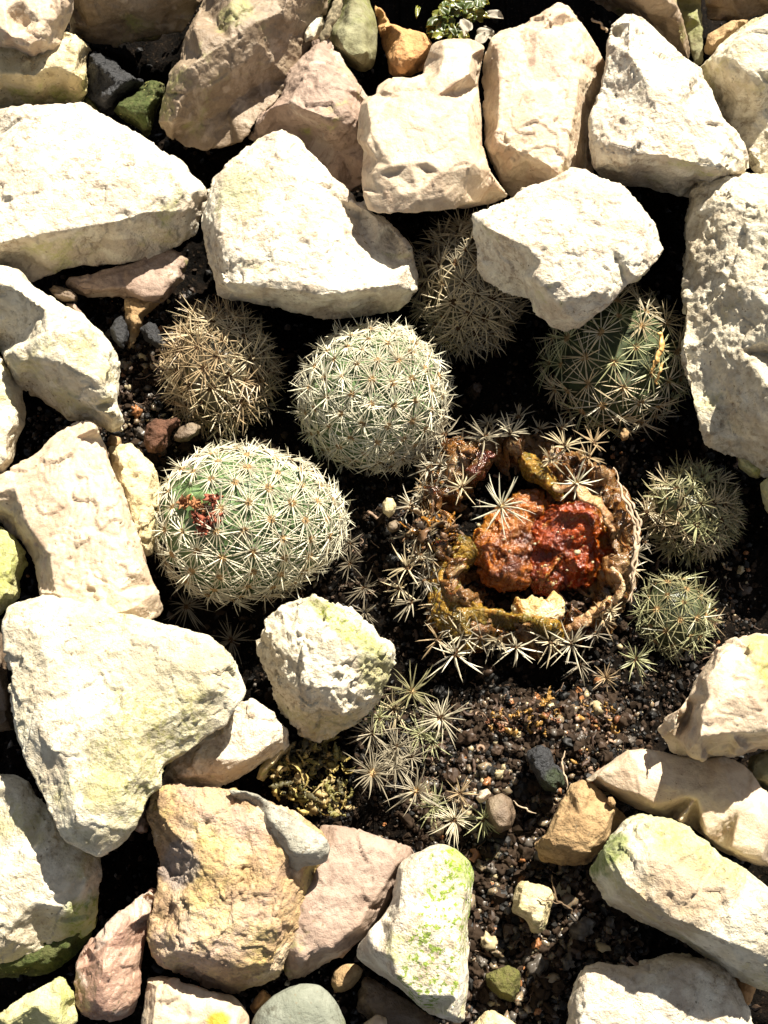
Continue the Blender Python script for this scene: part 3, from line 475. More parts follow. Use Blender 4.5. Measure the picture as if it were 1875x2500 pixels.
ii = (np.arange(ny-1)[:, None]*nx+np.arange(nx-1)[None]).ravel()
gm = mesh('ground', np.stack([GX.ravel(), GY.ravel(), gz], 1)*K, np.stack([ii, ii+1, ii+nx+1, ii+nx], 1))
ms, nt_, b_, v_ = newmat('shade_darkened_soil', .85, .06)
c_ = mix(nt_, ramp(nt_, noise(nt_, v_, 160, 5, .7), .4, .65), (.003,.0025,.002), (.009,.006,.004))  # near-black base: shade between the stones is put into the soil colour
c_ = mix(nt_, mul(nt_, ramp(nt_, noise(nt_, v_, 900, 3, .7), .58, .68), .5), c_, (.06,.038,.022))
nt_.links.new(c_, b_.inputs['Base Color']); bump(nt_, b_, noise(nt_, v_, 1100, 4, .75), .0012, 1.)
g = link('ground', gm, ms); g['kind'] = 'structure'

def simple(name, col, rough=.6, spec=.4, var=.35, trans=0., scale=400, sss=0.):
    m, nt, b, v = newmat(name, rough, spec)
    nt.links.new(mix(nt, ramp(nt, noise(nt, v, scale, 3, .6), .35, .65), col, tuple(c*(1-var) for c in col)), b.inputs['Base Color'])
    if trans: b.inputs['Transmission Weight'].default_value = trans
    if sss: b.inputs['Subsurface Weight'].default_value = sss; b.inputs['Subsurface Radius'].default_value = (1,.4,.15); b.inputs['Subsurface Scale'].default_value = .002
    return m
GM = [simple('grain_black', (.010,.009,.008), .6, .3), simple('grain_brown', (.055,.033,.02), .5), simple('grain_quartz', (.20,.155,.10), .3, .5, sss=.3), simple('grain_grey', (.10,.085,.07), .35),
      simple('grain_cream', (.42,.34,.20), .4), simple('grain_orange', (.30,.13,.05), .4), simple('grain_soil', (.034,.022,.014), .8, .1)]
ICO = {}
def ico(sub):
    if sub not in ICO:
        bm = bmesh.new(); bmesh.ops.create_icosphere(bm, subdivisions=sub, radius=1); bm.verts.ensure_lookup_table()
        ICO[sub] = (np.array([v.co[:] for v in bm.verts]), np.array([[v.index for v in f.verts] for f in bm.faces])); bm.free()
    return ICO[sub]
def grains(rs, X, Y, Z, S, sub=2, flat=.75):
    bv, bf = ico(sub); n = len(X); nv = len(bv)
    q = rs.normal(size=(n, 4)); q /= np.linalg.norm(q, axis=1)[:, None]; a, b, c, d = q.T
    RM = np.stack([1-2*(c*c+d*d), 2*(b*c-a*d), 2*(b*d+a*c), 2*(b*c+a*d), 1-2*(b*b+d*d), 2*(c*d-a*b), 2*(b*d-a*c), 2*(c*d+a*b), 1-2*(b*b+c*c)], 1).reshape(n, 3, 3)
    sc = np.stack([rs.uniform(.75, 1.3, n), rs.uniform(.7, 1.1, n), rs.uniform(.55, .95, n)*flat/.75], 1)
    v = bv[None]*sc[:, None]*S[:, None, None]
    nn = fbm((bv[None]*1.3+rs.uniform(0, 90, (n, 1, 3))).reshape(-1, 3), 2, 2).reshape(n, nv, 1)
    nn2 = fbm((bv[None]*3.1+rs.uniform(0, 90, (n, 1, 3))).reshape(-1, 3), 1, 5).reshape(n, nv, 1); v = v*(1+.5*nn+np.where(S > 9, .30, .1)[:, None, None]*nn2+(sub == 3)*.28*fbm((bv[None]*6.5+rs.uniform(0, 90, (n, 1, 3))).reshape(-1, 3), 2, 9).reshape(n, nv, 1)); v = np.einsum('nij,nkj->nki', RM, v)+np.stack([X, Y, Z], 1)[:, None]
    f = bf[None]+(np.arange(n)*nv)[:, None, None]
    return v.reshape(-1, 3), f.reshape(-1, 3), len(bf)
rs = np.random.RandomState(11)
def scatter(n, u0, u1, v0, v1, s0, s1, w_, sub=2, soft=True):
    u = rs.uniform(u0, u1, n); v = rs.uniform(v0, v1, n)
    if soft: u = u+rs.normal(0, 14, n); v = v+rs.normal(0, 14, n)
    q = P(u, v, -20)/K; X, Y = q[:,0], q[:,1]
    S = s0+(s1-s0)*rs.uniform(0, 1, n)**3; Z = gnd(X, Y)+S*rs.uniform(-.2, .6, n)
    mi = rs.choice(len(GM), n, p=np.array(w_)/sum(w_)); return X, Y, Z, S, mi, sub
#            black brown quartz grey cream orange soil
mixA = [26, 30, 13, 16, 3, 1.5, 45]; dark = [50, 12, .5, 2, .3, .2, 50]; warm = [8, 34, 6, 10, 3, 5, 40]
GS = [scatter(5200, 1020, 1560, 1900, 2500, 2.5, 12, mixA, 1), scatter(2600, 1000, 1560, 1700, 2000, 2.5, 10, mixA, 1), scatter(900, 1170, 1500, 1700, 1840, 3, 11, warm, 1),
      scatter(1900, 230, 560, 680, 1150, 2.5, 11, mixA, 1), scatter(9000, 0, 1875, 0, 2500, 3, 12, dark, 1), scatter(3200, 640, 1250, 1080, 2000, 2.5, 9, dark, 1),
      scatter(2600, 1400, 1850, 1100, 1800, 2.5, 9, [40, 18, 2, 7, 2, 2, 30], 1), scatter(420, 1020, 1500, 1880, 2450, 8, 20, [16, 26, 22, 24, 4, 2, 14], 2), scatter(160, 250, 520, 760, 1130, 6, 14, [10, 22, 12, 16, 10, 4, 8], 2),
      scatter(260, 1180, 1520, 1690, 1850, 6, 16, warm, 2), scatter(120, 1360, 1620, 1020, 1160, 4, 9, [30, 8, 10, 20, 8, 4, 5], 2), scatter(500, 60, 230, 960, 1150, 3, 11, mixA, 1), scatter(500, 580, 1080, 2020, 2500, 3, 12, mixA, 1),
      scatter(420, 980, 1560, 1680, 2500, 8, 19, [14, 12, 0, 0, 0, 0, 60], 3), scatter(150, 230, 560, 680, 1160, 7, 17, [14, 14, 0, 0, 0, 0, 60], 3), scatter(250, 640, 1850, 1080, 1800, 7, 17, [30, 8, 0, 0, 0, 0, 60], 3)]
vs, fs, mis, off = [], [], [], 0
for X, Y, Z, S, mi, sub in GS:
    v, f, nf = grains(rs, X, Y, Z, S, sub); vs.append(v); fs.append(f+off); mis.append(np.repeat(mi, nf)); off += len(v)
gme = mesh('grit', np.concatenate(vs)*K, np.concatenate(fs), np.concatenate(mis)); gme.polygons.foreach_set('use_smooth', np.isin(np.concatenate(mis), (2, 3, 4)) | (np.repeat([g_[5] for g_ in GS], [len(g_[0])*len(ico(g_[5])[1]) for g_ in GS]) == 3))
g = link('grit', gme, GM)
tag(g, 'dark sand and fine grit lying between the stones and cacti', 'grit'); g['kind'] = 'stuff'
# the pebbles one could pick out of the grit
for (t, x, y, s, mi, lab) in (
    ('L',320,1330,24,3,'flat grey translucent pebble beside the low olive mossy stone'), ('L',50,1180,17,4,'pale pinkish pebble left of the half buried yellow stone'),
    ('L',320,358,14,2,'clear round pebble left of the golden brown angular stone'), ('L',100,215,14,4,'cream pebble left of the black lump with the mossy foot'),
    ('L',35,258,9,5,'tiny orange pebble beside the cream pebble, above the brown rounded pebble'), ('L',225,700,9,5,'orange pebble on the grit left of the golden brown angular stone'),
    ('L',230,815,10,5,'orange pebble touching the top of the half buried yellow stone'), ('L',320,1200,13,5,'amber pebble below the half buried yellow stone'),
    ('L',590,1110,26,3,'dim grey pebble in the shadow beneath the long green stained boulder'), ('L',500,1300,20,3,'dim round pebble in shadow near the bottom right white stone'),
    ('L',215,1515,14,2,'pale glassy pebble below the low olive mossy stone'), ('L',90,1240,16,2,'glassy pebble right below the pale pinkish pebble'),
    ('I',210,1410,11,4,'bright cream pebble above the black lump with the mossy foot'), ('I',405,1245,10,4,'white pebble at the edge of the black hollow, beside an amber flake'),
    ('I',870,1440,13,3,'glassy grey pebble under the tip of the pink faceted stone'), ('I',1195,950,13,3,'round grey pebble below the small green cactus'),
    ('I',1140,960,11,2,'pale pebble touching the round grey pebble below the small green cactus'), ('D',735,692,12,2,'clear round pebble next to the white stone with the rough flank'),
    ('D',858,868,9,3,'small grey pebble on black soil left of the brown spined cactus'), ('D',790,955,15,5,'pinkish orange crumb above the reddish crumbly lump'),
    ('D',810,1085,13,3,'grey round pebble left of the reddish crumbly lump'), ('E',1330,830,14,1,'dim brown pebble on black soil right of the sunlit round cactus'),
    ('E',1025,1225,14,1,'pinkish brown pebble against the foot of the sunlit round cactus'), ('E',965,1325,12,3,'glassy pebble beside the rotten cactus rim, under the round cactus'),
    ('K',1365,745,14,2,'pale quartz pebble right of the green spotted white stone'), ('K',1425,760,12,3,'grey pebble right of the pale quartz pebble'), ('K',1440,800,9,4,'yellow cream pebble under the grey pebble'),
    ('K',1365,1300,13,3,'grey pebble right of the dark spot on the green spotted white stone'), ('I',1500,455,10,0+4,'small yellowish pebble on black soil right of the small green cactus')):
    u, v = px(t, x, y); q = P(u, v, -10)/K; z = float(gnd(q[:1], q[1:2])[0])+s*.75
    co, f, _ = grains(np.random.RandomState(int(x)), np.array([0.]), np.array([0.]), np.array([0.]), np.array([float(s)]), 3)
    q = P(u, v, z); o = link('pebble', mesh('pebble', co*K, f), GM[mi], loc=q); tag(o, lab, 'pebble')

# ------------------------------------------------------------------ cacti
def spine_mat(name, col, tr=0):
    m, nt, b, v = newmat(name, .45, .4)
    nt.links.new(mix(nt, ramp(nt, noise(nt, v, 350, 2), .35, .65), col, tuple(c*.72 for c in col)), b.inputs['Base Color']); return m
SPM = dict(white=spine_mat('spine_white', (.66,.62,.46)), straw=spine_mat('spine_straw', (.52,.43,.27)), grey=spine_mat('spine_grey', (.31,.27,.19)), green=spine_mat('spine_green', (.36,.36,.19)),
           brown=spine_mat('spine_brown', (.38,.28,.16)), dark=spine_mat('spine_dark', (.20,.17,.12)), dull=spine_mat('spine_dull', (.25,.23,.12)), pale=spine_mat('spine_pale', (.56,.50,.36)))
WOOL = simple('areole_wool', (.40,.27,.13), .9, .1); WOOLD = simple('areole_dark', (.12,.07,.035), .9, .1)
def cluster(rg, nrm, L, n=20, cen=2, wd=1.7, lift=(8, 28), bend=.12, knob=4., flat=False, wild=0.):
    """one areole's star of spines about the origin, in pixel units"""
    nrm = Vector(nrm).normalized(); t = nrm.orthogonal().normalized(); b = nrm.cross(t)
    V, F, MI = [], [], []
    a0 = rg.uniform(0, 6.28)
    for i in range(n+cen):
        if i < n: a = a0+6.2832*i/n+rg.gauss(0, .10+wild*.25); e = R(rg.uniform(*lift)+rg.gauss(0, 12)*wild); l = L*(rg.uniform(.72, 1.12) if rg.random() > wild*.35 else rg.uniform(.3, .7))
        else: a = rg.uniform(0, 6.28); e = R(rg.uniform(40, 80)); l = L*rg.uniform(.5, .85)
        d = (t*math.cos(a)+b*math.sin(a))*math.cos(e)+nrm*math.sin(e); side = d.cross(nrm).normalized(); up = side.cross(d)
        base = len(V); r = wd*rg.uniform(.8, 1.15); bz = l*bend*rg.uniform(.2, 1.4); sw = l*rg.uniform(-.06, .06)*(1+3*wild)
        for j, s in enumerate((0, .14, .45, .78)):
            c = d*(l*s+knob*.5)-nrm*(bz*s*s)+side*(sw*s*s); rr = r*(.8, 1.05, 1., .68)[j]
            V += [c+side*rr, c-side*rr, c+up*rr*1.1]
        V.append(d*(l+knob*.5)-nrm*bz+side*sw)
        for j in range(3):
            for k in range(3):
                p = base+j*3; F.append([p+k, p+(k+1) % 3, p+3+(k+1) % 3, p+3+k]); MI.append(1 if j == 0 else 0)
        p = base+9
        for k in range(3): F.append([p+k, p+(k+1) % 3, base+12]); MI.append(0)
    bv, bf = ico(2); k0 = len(V)
    for v in bv:
        v = Vector(v); V.append((v+nrm*.25)*knob*(1+.2*math.sin(v.x*7+v.y*9)))
    for f in bf: F.append([int(i)+k0 for i in f]); MI.append(1)
    return [tuple(v) for v in V], F, MI
def fix(me):
    bm = bmesh.new(); bm.from_mesh(me); bmesh.ops.recalc_face_normals(bm, faces=bm.faces); bm.to_mesh(me); bm.free(); return me

def body_mat(name, col, dark, wet=.45):
    m, nt, b, v = newmat(name, wet, .5)
    c = mix(nt, ramp(nt, noise(nt, v, 140, 4, .6), .35, .65), col, dark); c = mix(nt, mul(nt, ramp(nt, noise(nt, v, 900, 2), .5, .7), .35), c, tuple(x*1.7 for x in col))
    nt.links.new(c, b.inputs['Base Color']); bump(nt, b, noise(nt, v, 1200, 2), .0002, .6)
    b.inputs['Subsurface Weight'].default_value = .15; b.inputs['Subsurface Radius'].default_value = (.4, 1, .2); b.inputs['Subsurface Scale'].default_value = .003
    return m
def cactus(label, u, v, zc, rad, axis, N, L, sp, body, seed, nsp=20, cen=2, power=.56, gap=None, wool=WOOL, wd=1.7, lift=(8, 28), mess=0., bump_=.07, thmax=2.1, group=None, egg=0.):
    rg = random.Random(seed); c = P(u, v, zc); rad = np.array(rad, float)
    root = empty('cactus', (c[0], c[1], c[2]-rad[2]*K*.8), label, 'cactus', group)
    ax = Vector(axis).normalized(); q = Vector((0, 0, 1)).rotation_difference(ax)
    dirs = []; cs = []
    for i in range(N):
        th = thmax*((i+.5)/N)**power; ph = i*2.399963
        d = q @ Vector((math.sin(th)*math.cos(ph), math.sin(th)*math.sin(ph), math.cos(th))); dirs.append(np.array(d)); cs.append(th)
    D = np.array(dirs)
    nu, nv = 120, 80; V = []
    th = np.linspace(0, math.pi, nv+1)[:, None]; ph = np.linspace(0, 2*math.pi, nu, endpoint=False)[None]
    S = np.stack([np.sin(th)*np.cos(ph), np.sin(th)*np.sin(ph), np.cos(th)+0*ph], -1).reshape(-1, 3)
    dots = np.clip(S@D.T, -1, 1); ang = np.arccos(dots); sp_ = 1.9/math.sqrt(N)*thmax/2.1
    mn = ang.min(1); k = 1+bump_*np.exp(-(mn/(sp_*.55))**2)+.02*fbm(S*3+seed, 3, seed)
    co = S*k[:, None]*rad; co[:, 1] *= 1-egg*S[:, 0]
    F = []
    for i in range(nv):
        for j in range(nu):
            a = i*nu+j; b_ = i*nu+(j+1) % nu; F.append([a, a+nu, b_+nu, b_])
    off = np.array([0, 0, rad[2]*.8])
    bo = link('body', fix(mesh('body', (co+off)*K, F)), body, root)
    made = 0
    for i, d in enumerate(dirs):
        if d[2] < -.3 or (d[2] < .1 and d[1] > .3): continue
        if gap and np.dot(d, np.array(Vector(gap[:3]).normalized())) > gap[3]: continue
        if made >= 98: break
        p = d*rad*(1+bump_*1.05)*np.array([1, 1-egg*d[0], 1]); n = (d/rad)*rad.mean()
        n = Vector(n).normalized(); n = (n+Vector((rg.gauss(0, mess), rg.gauss(0, mess), rg.gauss(0, mess)))).normalized()
        sc = .62+.38*min(1, cs[i]/.75)
        vv, ff, mi = cluster(rg, n, L*sc*rg.uniform(.9, 1.1), int(nsp*rg.uniform(.85, 1.15)), cen, wd*(.85+.15*sc), lift, knob=3.4*sc)
        o = link('spine_cluster', mesh('spine_cluster', np.array(vv)*K, ff, mi, smooth=False), [SPM[rg.choice(sp)], wool], root, loc=((p+off)*K).tolist()); made += 1
    return root, c, q, rad, off

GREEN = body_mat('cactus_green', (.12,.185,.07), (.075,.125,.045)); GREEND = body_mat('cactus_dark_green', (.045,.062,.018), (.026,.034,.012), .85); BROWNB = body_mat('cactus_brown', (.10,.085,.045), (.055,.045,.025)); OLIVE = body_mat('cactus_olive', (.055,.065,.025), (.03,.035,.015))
cactus('sunlit round pale green cactus densely covered in white spine stars, in the centre', 912, 975, 40, (163,158,178), (-.22,.22,.9), 122, 61, ['white', 'white', 'pale'], GREEN, 1, 25, 4, .58, wd=1.3, mess=.14, lift=(0, 18), bump_=.09)
rt, c0, q0, rad0, off0 = cactus('oval green cactus with small red dried flowers nestled in its left side', 612, 1278, 40, (205,163,165), (-.5,.05,.86), 116, 64, ['white', 'white', 'pale'], GREEN, 2, 23, 2, .58, gap=(-.52,-.02,.85,.972), wd=1.3, mess=.10, lift=(0, 18), bump_=.09, egg=.18)
cactus('round cactus with tangled brown and straw spines, left of the sunlit round cactus', 540, 905, 5, (110,128,125), (.05,.1,1), 72, 82, ['brown', 'straw', 'brown', 'straw'], BROWNB, 3, 18, 4, .58, wool=WOOLD, mess=.4, wd=1.6)
cactus('tall brownish cactus with a straw coloured sunlit top, squeezed below the cream block', 1140, 705, 15, (108,148,150), (-.1,.35,.9), 84, 78, ['grey', 'straw', 'straw'], BROWNB, 4, 19, 4, .58, wool=WOOLD, mess=.5)
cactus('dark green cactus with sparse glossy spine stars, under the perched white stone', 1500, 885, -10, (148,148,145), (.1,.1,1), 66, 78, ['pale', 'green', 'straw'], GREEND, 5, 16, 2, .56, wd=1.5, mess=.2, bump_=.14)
cactus('small round cactus thatched with olive straw spines, right of the rotten cactus', 1685, 1250, -10, (88,90,95), (0,.1,1), 90, 58, ['green', 'dull', 'dull', 'straw'], OLIVE, 6, 17, 4, .56, mess=.6, lift=(2,35), wool=WOOLD)
cactus('smallest green cactus with thin green spine stars, at the lower right of the rotten cactus', 1645, 1500, -30, (70,80,70), (-.1,.1,1), 36, 60, ['green', 'dull', 'dull'], OLIVE, 7, 15, 2, .55, wd=1.4, mess=.25)
# red dried flowers and green buds in the oval cactus
FL = [simple('dried_flower_red', (.30,.085,.045), .8), simple('dried_flower_orange', (.38,.17,.07), .8)]
def on_body(u, v, up=0):
    best = None
    for z in np.arange(300, 0, -3.):
        p = P(u, v, z)-c0; e = np.sum((p/K/rad0)**2)
        if e < 1: return p+off0*K+np.array([0, 0, up*K])
    return p+off0*K
rg = random.Random(5)
for (x, y, s, m) in ((1075,1505,21,1), (1140,1525,22,1), (1240,1490,24,0), (1150,1590,20,0), (1195,1620,25,0), (1190,1670,22,0), (1250,1590,20,0), (1190,1540,18,1)):
    V, F, MI = [], [], []
    for i in range(11):                                         # crumpled petals round a short cup
        a = i*2.4; e = R(rg.uniform(20, 75)); d = Vector((math.cos(a)*math.cos(e), math.sin(a)*math.cos(e), math.sin(e))); sd = d.cross(Vector((0, 0, 1))).normalized(); up = sd.cross(d)
        b0 = len(V); l = s*rg.uniform(.8, 1.3)
        for j in range(5):
            t = j/4; wv = s*.30*math.sin(math.pi*(.15+.8*t))*rg.uniform(.8, 1.2); c = d*l*t+up*(s*.28*t*t*rg.choice((-1, 1))); V += [c+sd*wv, c-sd*wv, c+up*s*.10]
        for j in range(4):
            p = b0+j*3
            for k in range(3): F.append([p+k, p+(k+1) % 3, p+3+(k+1) % 3, p+3+k])
    link('dried_flower', fix(mesh('dried_flower', np.array([tuple(v) for v in V])*K, F)), FL[m], rt, loc=on_body(*px('D', x, y), 16).tolist())
for (x, y, s) in ((1110,1455,17), (1180,1470,15), (1060,1610,16), (1110,1640,12), (1030,1520,10)):
    co, f, _ = grains(np.random.RandomState(x), np.array([0.]), np.array([0.]), np.array([0.]), np.array([float(s)]), 3)
    link('bud', mesh('bud', co*K, f), body_mat('bud_green', (.09,.20,.06), (.16,.22,.05)) if 'bud_green' not in bpy.data.materials else bpy.data.materials['bud_green'], rt, loc=on_body(*px('D', x, y), 0).tolist())

# ------------------------------------------------------------------ dead spine tufts on the soil
def tuft(lab, t, x, y, z, L, n, mat, seed, nrm=(0,-.2,1), wd=1.9, knob=7, cen=3, lift=(10, 45), wool=WOOLD, parent=None):
    rg = random.Random(seed); u, v = px(t, x, y)
    if z is None: q = P(u, v, 10)/K; z = float(gnd(q[:1], q[1:2])[0])+12
    vv, ff, mi = cluster(rg, nrm, L, n, cen, wd, lift, .15, knob, wild=1.); loc = P(u, v, z)
    if parent is not None:
        o = link('spine_cluster', mesh('spine_cluster', np.array(vv)*K, ff, mi, smooth=False), [SPM[mat], wool], parent, loc=(loc-np.array(parent.location)).tolist()); return o
    o = link('spine_tuft', mesh('spine_tuft', np.array(vv)*K, ff, mi, smooth=False), [SPM[mat], wool], loc=loc.tolist())
    return tag(o, lab, 'spine tuft')
T_ = [('H',830,1560,30,60,20,'grey',WOOLD,'dull spine star filling the gap above the orange cored star',4), ('H',1010,1400,30,60,20,'green',WOOLD,'green tinted spine star between the red centred star and the pale right pointing star',4), ('K',860,150,40,64,22,'grey',WOOLD,'grey spine star squeezed between the orange cored star and the split centred star',4), ('K',1090,400,35,58,20,'green',WOOLD,'half buried spine star between the split centred star and the pale greenish one',4), ('H',1080,1450,25,52,16,'green',WOOLD,'low green tinted spine star under the pale right pointing star, beside the black crumbs',4), ('H',860,1260,35,60,18,'straw',WOOLD,'straw spine star wedged between the rugged boulder and the red centred star',4), ('K',730,210,60,78,26,'grey',WOOL,'grey spine star with an orange tan core, right of the curled dry leaves',12), ('K',985,310,50,76,24,'grey',WOOL,'grey spine star with a split dark centre, right of the orange cored star',7),
 ('K',1210,480,40,66,24,'pale',WOOLD,'pale greenish spine star above the green spotted white stone',6), ('K',1380,470,45,56,20,'green',WOOLD,'yellow green spine star touching the brown rounded pebble',5),
 ('H',960,1160,60,72,26,'dull',WOOL,'dull spine star with a reddish centre, right of the rugged boulder',7), ('H',1130,1310,50,78,24,'pale',WOOLD,'pale spine star below the red centred one, pointing right',6),
 ('H',730,1400,45,66,24,'grey',WOOLD,'tangled grey spine star just below the rugged boulder',6), ('H',870,1480,45,60,20,'grey',WOOLD,'tangled grey spine star between the boulder and the glossy black crumbs',6), ('H',960,1540,35,62,18,'grey',WOOLD,'ragged grey spine star under the pale one that points right',5),
 ('H',770,1310,50,56,18,'green',WOOLD,'greenish spine star brushing the lower right of the rugged boulder',5), ('H',685,560,None,62,18,'dark',WOOLD,'dark spine star on the soil above the rugged boulder, right of the flowering cactus',5), ('H',600,420,None,54,14,'dark',WOOLD,'dim spine star hidden at the lower right of the flowering cactus',5),
 ('H',690,700,None,50,14,'dark',WOOLD,'dim greenish spine star behind the top of the rugged boulder',5), ('H',600,300,None,46,14,'dark',WOOLD,'brown spine star at the right tip of the flowering cactus',5),
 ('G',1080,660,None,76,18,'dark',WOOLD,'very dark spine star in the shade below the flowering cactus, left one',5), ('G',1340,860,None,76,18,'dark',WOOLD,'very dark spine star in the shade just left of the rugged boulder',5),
 ('I',890,970,30,62,20,'green',WOOLD,'greenish spine star lying between the rotten cactus and the pink faceted stone',5), ('I',720,1080,10,46,14,'brown',WOOLD,'small brown spine star in the dark hollow below the rotten cactus',4),
 ('I',1340,760,None,46,12,'brown',WOOLD,'thin brown spine star right of the smallest green cactus',4), ('E',120,930,0,52,14,'dark',WOOLD,'dark spine star in the gap left of the sunlit round cactus',4), ('K',1240,330,40,46,14,'brown',WOOLD,'brown spine star above the pale greenish one',4)]
for i, (t, x, y, z, L, n, m, wl, lab, kn) in enumerate(T_): tuft(lab, t, x, y, z, L, int(n*1.7), m, wd=1.4, lift=(2, 50), seed= 40+i, wool=wl, knob=kn*.8, nrm=(random.Random(i).uniform(-.35, .35), random.Random(i+9).uniform(-.5, .1), 1))

# ------------------------------------------------------------------ the rotten cactus
def wet(name, cols, rough=.15, sss=.2, sc=110, spots=None):
    m, nt, b, v = newmat(name, rough, .6)
    c = mix(nt, ramp(nt, noise(nt, v, sc, 5, .65, .6), .38, .62), cols[0], cols[1])
    if len(cols) > 2: c = mix(nt, ramp(nt, noise(nt, v, sc*.6, 4, .6, 1.), .48, .6), c, cols[2])
    if len(cols) > 3: c = mix(nt, ramp(nt, noise(nt, v, sc*2.1, 4, .6, .5), .56, .66), c, cols[3])
    if spots: c = mix(nt, ramp(nt, noise(nt, v, 500, 2, .5), .66, .70), c, spots)
    nt.links.new(c, b.inputs['Base Color']); h = bump(nt, b, noise(nt, v, 420, 4, .65), .0014, .8); h = bump(nt, b, noise(nt, v, 1100, 3, .6), .0006, .7, h)
    b.inputs['Subsurface Weight'].default_value = sss; b.inputs['Subsurface Radius'].default_value = (1, .3, .08); b.inputs['Subsurface Scale'].default_value = .004
    return m
AMBER = wet('rotten_amber', [(.20,.085,.02), (.045,.02,.008), (.17,.095,.04), (.27,.18,.08)], .22, .1)
OLJ = wet('olive_jelly', [(.26,.15,.02), (.08,.055,.012), (.34,.19,.035), (.11,.10,.02)], .12, .25); JEL = wet('red_jelly', [(.46,.075,.007), (.14,.022,.004), (.42,.16,.014)], .16, .25, 75, (.5,.32,.10)); JEL.node_tree.nodes['Principled BSDF'].inputs['Coat Weight'].default_value = .25; JEL.node_tree.nodes['Principled BSDF'].inputs['Coat Roughness'].default_value = .06
COREM = wet('pale_core', [(.50,.38,.18), (.34,.17,.03), (.56,.46,.28)], .3, .2); PEEL = wet('dry_peel', [(.42,.24,.10), (.24,.12,.05), (.55,.42,.24)], .35, .1); DARKFLAP = wet('dark_red_flap', [(.10,.02,.01), (.035,.012,.008), (.12,.06,.02)], .15, .2)
cr = px('W', 1150, 1165); rr = P(cr[0], cr[1], -40)
rot = empty('rotten_cactus', rr.tolist(), 'burst rotten cactus, a brown torn shell round glossy orange red pulp', 'cactus'); PARENTS['rot'] = rot
OUT = [(900,1010),(930,965),(1000,930),(1080,915),(1180,938),(1260,975),(1335,1025),(1370,1090),(1378,1180),(1365,1260),(1335,1330),(1285,1375),(1200,1392),(1100,1395),(1005,1392),(955,1350),(925,1290),(918,1220),(915,1140),(898,1080)]
INN = [(985,1070),(1030,1000),(1110,1000),(1200,1035),(1270,1070),(1308,1130),(1322,1210),(1290,1300),(1215,1345),(1120,1355),(1045,1320),(995,1265),(965,1190),(962,1120)]
def polar(pts, n):
    a = np.array([math.atan2(y-1165, x-1150) for x, y in pts]); r = np.array([math.hypot(x-1150, y-1165) for x, y in pts]); o = np.argsort(a); a = a[o]; r = r[o]
    return np.interp(np.linspace(-math.pi, math.pi, n, endpoint=False), np.concatenate([[a[-1]-2*math.pi], a, [a[0]+2*math.pi]]), np.concatenate([[r[-1]], r, [r[0]]]))
n = 420; ro, ri = polar(OUT, n), polar(INN, n); an = np.linspace(-math.pi, math.pi, n, endpoint=False)
cir = np.stack([np.cos(an)*5, np.sin(an)*5, an*0], 1); ri = ri+20*fbm(cir*1.1, 3, 3)+9*fbm(cir*5, 2, 4); ro = ro+8*fbm(cir*1.6+9, 3, 5)
crest = 62+30*fbm(cir*1.2+3, 3, 6)+14*np.sin(an*2+1); prof = []
for t in np.linspace(0, 1, 22):
    r = ro+(ri-ro)*t; z = -30+(crest+30)*np.sin(min(t*1.25, 1)*math.pi/2)**.8-12*max(0, t-.8)*5; prof.append((r, z+0*an))
for t in np.linspace(.12, 1, 9): prof.append((ri+10*math.sin(t*3.14)-t*20, crest-12-(crest+48)*t))
prof.append((ri*.5, -62+0*an)); prof.append((ri*.02, -64+0*an))
V = []
for k, (r, z) in enumerate(prof):
    u = (1150+r*np.cos(an))*1875/1659; v = (1165+r*np.sin(an))*1875/1659
    base = P(u, v, 20)/K; base[:, 2] = z; V.append(base)
V = np.concatenate(V); m_ = len(prof); amp = np.repeat(np.array([1.]*22+[.7]*9+[.2, .1]), n)
V = V+amp[:, None]*np.stack([17*fbm(V/40., 4, 21), 17*fbm(V/40., 4, 22), 26*fbm(V/46., 3, 23)+12*chips(V/26., 24)+5*fbm(V/10., 2, 25)], 1)
F = [[i*n+j, i*n+(j+1) % n, (i+1)*n+(j+1) % n, (i+1)*n+j] for i in range(m_-1) for j in range(n)]
link('shell', fix(mesh('shell', V*K-rr, F)), AMBER, rot)
STONES.clear()
for m_k, tr_ in ((JEL, .45), (OLJ, .2)):
    m_k.node_tree.nodes['Principled BSDF'].inputs['Transmission Weight'].default_value = tr_; m_k.node_tree.nodes['Principled BSDF'].inputs['IOR'].default_value = 1.36
JELB = wet('brown_jelly', [(.34,.10,.010), (.10,.025,.005), (.38,.15,.02)], .18, .3, 95); JELB.node_tree.nodes['Principled BSDF'].inputs['Transmission Weight'].default_value = .25
stone('W', [(1024,1200),(1035,1150),(1050,1112),(1085,1085),(1120,1062),(1165,1060),(1190,1090),(1185,1150),(1165,1210),(1160,1262),(1135,1276),(1118,1272),(1080,1280),(1045,1258),(1028,1225)], 38, -50, JELB, 'pulp', 'brown orange lobe of the pulp', parent='rot', vox=2, rough=3.6, chip=1.8, ring=.15, rnd=2,
  ctrl=[(1080,1150,-5),(1140,1110,0),(1140,1180,-12),(1078,1205,-26),(1110,1240,0),(1060,1240,-4),(1100,1200,-8)])
stone('W', [(1130,1180),(1150,1120),(1185,1085),(1225,1080),(1275,1088),(1312,1128),(1326,1190),(1308,1240),(1272,1262),(1225,1268),(1185,1296),(1150,1290),(1128,1258),(1140,1220)], 46, -50, JEL, 'pulp', 'glossy deep red lobe of the pulp', parent='rot', vox=2, rough=4.2, chip=1.6, ring=.15, rnd=3,
  ctrl=[(1190,1130,-6),(1245,1150,6),(1285,1190,-16),(1215,1195,2),(1168,1200,-34),(1180,1250,4),(1255,1225,0),(1300,1150,-22)])
